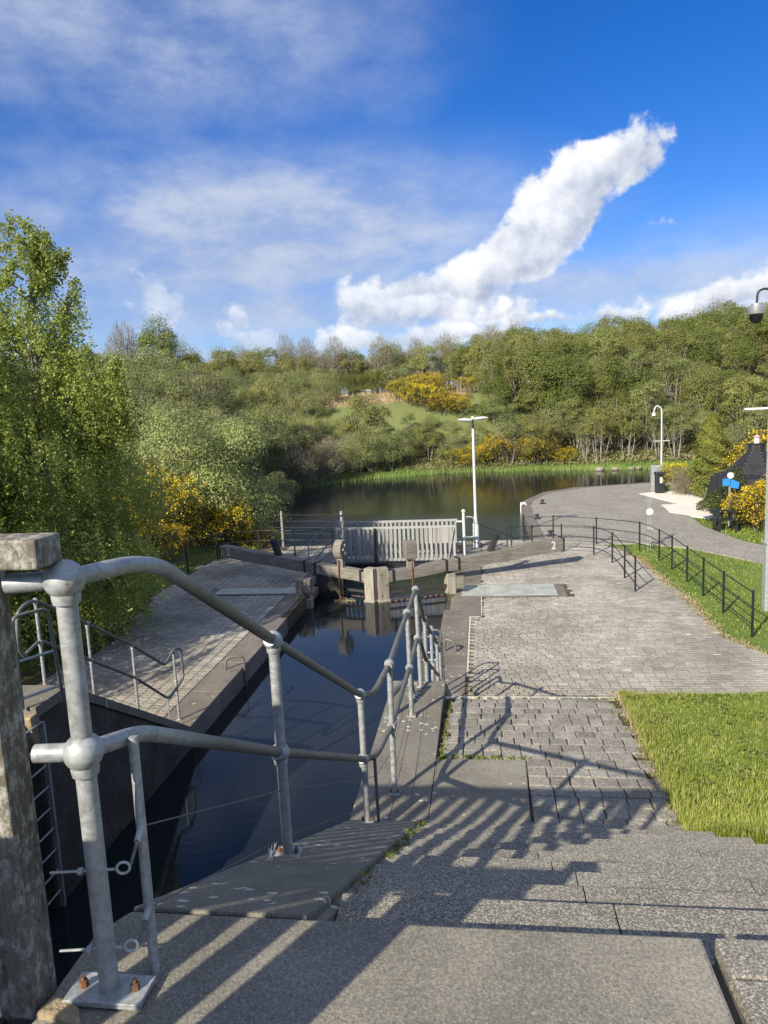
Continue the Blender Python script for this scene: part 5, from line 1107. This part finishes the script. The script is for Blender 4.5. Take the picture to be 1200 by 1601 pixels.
plant('scrub', 10.3, 39.4, .45, label='low grey scrub between the litter bin and the conifer'); plant('scrub', 10.9, 26.3, .42, label='brown scrub at the foot of the right hand gorse')
# near birches with hanging sprays
def weeping(x, y, z, prof, seed, label, n_str, leaf=.05, arms=()):
    global rng
    rng = np.random.default_rng(seed); zs_, rs_ = np.array([p[0] for p in prof]), np.array([p[1] for p in prof]); top = zs_.max(); LP = []
    root = empty('birch_tree', (x, y, z), label=label, cat='tree')
    k = n_str; hz_ = rng.uniform(zs_.min() + .5, top, k * 3); rmax = np.interp(hz_, zs_[::-1] if zs_[0] > zs_[-1] else zs_, rs_[::-1] if zs_[0] > zs_[-1] else rs_)
    keep = rng.random(k * 3) < ((rmax / rs_.max()) ** 1.1 + .06) * np.where(hz_ > 6.2, .42, 1.0); hz_ = hz_[keep][:k]; rmax = rmax[keep][:k]; k = len(hz_)
    an = rng.uniform(0, 2 * np.pi, k); lob = 1 + .25 * np.sin(an * 4 + hz_ * 1.3) + .26 * np.sin(hz_ * 3.4 + an * 2); rr_ = rmax * lob * rng.uniform(.35, 1, k) ** .5
    sx, sy = np.cos(an) * rr_, np.sin(an) * rr_; st_ = np.stack([sx, sy, hz_], 1); out_ = np.stack([np.cos(an), np.sin(an), np.zeros(k)], 1)
    for a in arms:
        m_ = 60; tt = rng.random(m_); st_ = np.concatenate([st_, np.array(a[0]) + (np.array(a[1]) - np.array(a[0])) * tt[:, None] + rng.normal(0, .1, (m_, 3))]); out_ = np.concatenate([out_, rng.normal(0, .3, (m_, 3))])
    k = len(st_); ln = np.where(st_[:, 2] > top - 1.6, rng.uniform(.1, .35, k), rng.uniform(.4, 1.35, k)); nl = 60
    tt = rng.random((k, nl)); pos = st_[:, None] + out_[:, None] * (.22 * tt[..., None]) + np.array([0, 0, -1.0]) * (ln[:, None] * tt ** 1.1)[..., None] + rng.normal(0, .055, (k, nl, 3))
    pos = pos.reshape(-1, 3); A_ = leaves(pos, leaf, .75, hang=.8)
    o = link(bpy.data.objects.new('crown', arr_mesh('crown', A_, 4, ['leaf_birch']))); o.parent = root
    mb = MB(); mb.tube([(0, 0, -.3), (.05, 0, 2), (-.05, .05, 5), (.1, 0, 7.5), (.25, 0, top - .3)], [.16, .13, .09, .045, .012], 8)
    r_ = random.Random(seed)
    for i in range(46):
        zz = r_.uniform(1.8, top - .8); a = r_.uniform(0, 6.28); R_ = float(np.interp(zz + .5, sorted(zs_), [b for _, b in sorted(zip(zs_, rs_))])) * .85
        mb.tube([(0, 0, zz), (R_ * .5 * math.cos(a), R_ * .5 * math.sin(a), zz + R_ * .35), (R_ * math.cos(a), R_ * math.sin(a), zz + R_ * .3)], [.035, .02, .006], 5)
    for a in arms: mb.tube([(0, 0, a[0][2] - .8), a[0], a[1]], [.05, .03, .008], 5)
    mb.build('trunk', 'bark_pale', root, smooth=True, local=True)
    return root
weeping(-10.1, 16.0, gz(-10.1, 16), [(0.6, 2.1), (2, 2.15), (4, 2.0), (5.5, 1.7), (6.6, 1.3), (7.6, .85), (8.8, .5), (9.9, .1)], 31, 'tall weeping birch with fresh leaves at the left edge beside the quay', 2300, leaf=.062, arms=[((1.0, 0, 5.9), (2.15, 0, 6.75)), ((.3, 0, 8.2), (.55, 0, 9.6)), ((.2, .2, 7.0), (1.15, .2, 8.4)), ((.2, -.2, 6.2), (1.5, 0, 7.0)), ((-.2, 0, 7.2), (-1.2, 0, 8.7)), ((0, 0, 7.8), (.95, .1, 9.0)), ((1.3, 0, 5.0), (2.3, 0, 5.7))])
weeping(-12.2, 15.0, gz(-12.2, 15), [(0.6, 2.2), (2, 2.3), (4, 2.2), (5.5, 1.9), (6.6, 1.5), (7.6, 1.0), (8.6, .3)], 32, 'second weeping birch at the extreme left behind the first', 1500, leaf=.07)
weeping(-13.2, 9.6, gz(-13, 9.5), [(0.6, 2.4), (2, 2.8), (4, 3.0), (6, 2.6), (7.6, 1.8), (8.8, .9), (9.6, .3)], 33, 'birch out of the frame at left, shading the quay', 1500, leaf=.085)
weeping(-15.0, 12.5, gz(-15, 12.5), [(0.6, 2.4), (2, 2.6), (4, 2.6), (6, 2.3), (7.5, 1.4), (9, .3)], 34, 'birch furthest left out of the frame behind the others', 1000, leaf=.075)

# reeds and grass
def scat(n_, x0, x1, y0, y1, cond, zf, seed):
    global rng
    rng = np.random.default_rng(seed); x = rng.uniform(x0, x1, n_); y = rng.uniform(y0, y1, n_); k = cond(x, y); x, y = x[k], y[k]; return np.stack([x, y, zf(x, y) - .02], 1)
dP = lambda x, y: sdf(POND, x, y)
P = scat(60000, -16, 36, 30, 63, lambda x, y: (np.abs(dP(x, y) - .35) < .75) & ((y > 53) | (x < -8)), lambda x, y: np.maximum(ground_z(x, y), W - .05), 41)
tag(blades('reeds', P, .42, .035, 'reed', .4), 'strip of bright green reeds and grass along the far bank of the pond', 'reeds')
P = scat(30000, 5.0, 14, 13.8, 27, lambda x, y: (x > np.interp(y, [13.8, 14.4, 15.3, 16.4, 18.2, 21.5, 24, 26], [9, 6.25, 5.5, 5.1, 5.12, 5.05, 4.95, 4.7]) - .02) & (x < np.interp(y, [14, 18.6, 23, 25.9, 27], [14, 14, 8.6, 6.9, 5.2])), lambda x, y: ground_z(x, y), 42)
tag(blades('fence_grass', P, .07, .018, 'grass_blade', .8), 'mown green grass around the long black fence on the right', 'grass')
P = scat(14000, -14, -8.9, 14, 29, lambda x, y: x < np.interp(y, [14, 16.5, 20.4, 24.3, 25.7, 29], [-9.0, -8.95, -10.2, -10.3, -9.9, -5]), lambda x, y: ground_z(x, y), 43)
tag(blades('rough_grass', P, .14, .02, 'grass_blade', .7), 'shaded rough grass behind the left quay', 'grass')
P = scat(14000, 8.4, 17, 22, 46, lambda x, y: ((x > 8.6) & (y < 31.6) & (y > 24) & (x > np.interp(y, [24, 27, 30, 34], [10, 8.95, 8.6, 8.8]))) | ((x > 9.1) & (y > 40.9) & (y < 43.6)), lambda x, y: ground_z(x, y) + .05, 44)
tag(blades('verge_grass', P, .10, .03, 'grass_blade', .7), 'green verge beside the gravel and the path on the right', 'grass')
P = scat(26000, -24, 2.5, 64, 81.5, lambda x, y: (y > 70.8) & (y < 76) & (x < -6), lambda x, y: ground_z(x, y), 45)
tag(blades('dry_meadow_grass', P, .35, .05, 'dry_grass', .6), 'pale dry grass at the top of the far meadow', 'grass')
n = 3500; rng = np.random.default_rng(61); yy = rng.uniform(14.2, 26, n); xx = np.array([rbound(q) for q in yy]) + rng.normal(-.02, .10, n)
tag(blades('path_edge_grass', np.stack([xx, yy, np.full(n, Q - .02)], 1), .06, .012, 'dry_grass', 1.2), 'straw and dead grass spilling on the paving below the long black fence', 'grass')
# leafy ground cover between the bank stems
P = scat(16000, -9, 34, 59.4, 66, lambda x, y: (x > 1.5) | (y < 62.5), lambda x, y: ground_z(x, y) + .15, 46); me = arr_mesh('undergrowth', leaves(P + rng.normal(0, .15, P.shape), .22, .5), 4, ['leaf_brown', 'leaf_olive'], (rng.random(len(P)) < .4).astype(int))
tag(link(bpy.data.objects.new('undergrowth', me)), 'brown undergrowth between the stems on the far bank', 'undergrowth', kind='stuff')
# moss and weeds in joints
L_ = []
rng = np.random.default_rng(50)
def tuft(x, y, z, n_, s): L_.append(np.stack([x + rng.normal(0, s, n_), y + rng.normal(0, s, n_), z + np.abs(rng.normal(0, s * .35, n_))], 1))
for i in range(70): y = rng.uniform(6.3, 7.9); tuft(-.46 + abs(rng.normal(0, .02)), y, pz_(y), 12, .014)
for i in range(60): tuft(rng.uniform(-.48, .5), 5.2 + rng.normal(0, .03), 3.28, 14, .02)
for i in range(45): x = rng.uniform(-.45, .35); tuft(x, 6.37 + rng.normal(0, .015), 3.285, 10, .013)
for i in range(90): y = rng.uniform(5.15, 7.9); tuft(1.40 - .01 * (y - 5) + rng.normal(0, .03), y, pz_(y), 10, .02)
for i in range(40): x = rng.uniform(-.45, 1.4); tuft(x, 7.92, 3.21, 7, .012)
for i in range(26): k = rng.integers(1, 10); tuft(-.505, 1.95 + k * .335 + rng.normal(0, .04), 5 - k * .17, 12, .014)
for i in range(60): y = rng.uniform(13.9, 19.7); tuft(-.37 + abs(rng.normal(0, .03)) + (.24 if y > 17.9 else 0), y, Q, 6, .02)
tuft(-.25, 12.9, Q, 60, .07); tuft(-.35, 12.6, Q, 50, .06)
for (x, y) in ((1.6, 14.7), (2.3, 15.6), (2.1, 14.2), (3.6, 15.9), (3.1, 16.9), (1.9, 17.4), (1.3, 18.2)): tuft(x, y, Q, 40, .06)
me = arr_mesh('moss', leaves(np.concatenate(L_), .022, .5), 4, ['moss_tuft']); tag(link(bpy.data.objects.new('moss', me)), 'moss and small weeds growing in the paving joints', 'moss', kind='stuff')
# stones on the far bank
for i in range(7):
    x = 9 + i * .9 + random.uniform(-.3, .3); y = 57.2 + random.uniform(-.15, .15); s = random.uniform(.18, .38); mb = MB().ball((x, y, W + .1), s, 9, .6); mb.v = [(a + .12 * s * math.sin(b_ * 9 + c * 7), b_, c) for a, b_, c in mb.v]
    tag(mb.build('bank_stone', 'bank_rock'), 'pale boulder at the far water edge, %s of the row' % ['first from the left', 'second from the left', 'third from the left', 'in the middle', 'third from the right', 'second from the right', 'last on the right'][i], 'stone', 'pale stones on the far bank')
# tell the repeated trees apart by what stands in front of them
bands = [(150, 'behind the left birch'), (300, 'above the left gorse clump'), (430, 'above the large willow bush'), (520, 'left of the dry meadow'), (640, 'behind the dry meadow'), (740, 'left of the twin lamp'), (830, 'right of the twin lamp'), (930, 'beyond the curved quay'), (1020, 'left of the hooked lamp'), (1090, 'right of the hooked lamp'), (1160, 'above the conifer'), (9999, 'above the hut')]
grp = {}
for r_, kind, x, y, own in ALL:
    if own: continue
    px, _ = project((x, y, gz(x, y) + 3)); bd = next(t_ for l_, t_ in bands if px < l_); row = 'at the water edge' if 59 < y < 63 else 'low on the slope' if y < 72 else 'halfway up the slope' if y < 88 else 'high on the slope' if y < 103 else 'on the crest'
    if x < -12 and y < 60: row = 'in the front row' if y < 35 else 'in the second row' if y < 41 else 'in the middle rows' if y < 48 else 'in the back rows' if y < 55 else 'behind the back rows'
    grp.setdefault((kind, bd, row), []).append((px, y, r_))
ordn = ['first', 'second', 'third', 'fourth', 'fifth', 'sixth', 'seventh', 'eighth', 'ninth', 'tenth', 'eleventh', 'twelfth', 'thirteenth', 'fourteenth']
ordn_ = ['leftmost', 'second from left', 'third from left', 'fourth from left', 'fifth from left', 'sixth from left', 'seventh from left', 'eighth from left', 'ninth from left']
for (kind, bd, row), L in grp.items():
    L.sort(key=lambda q: q[0])
    short = {'olive': 'olive tree', 'green': 'green tree', 'willow': 'pale willow', 'birch': 'pale-stemmed birch', 'bare': 'brown bare tree', 'scrub': 'brown scrub', 'gorse': 'gorse'}[kind]
    for i, (_, _, r_) in enumerate(L): r_['label'] = '%s %s, %s%s' % (short, row, bd, '' if len(L) == 1 else ', ' + ordn[min(i, 13)] + ' from left')
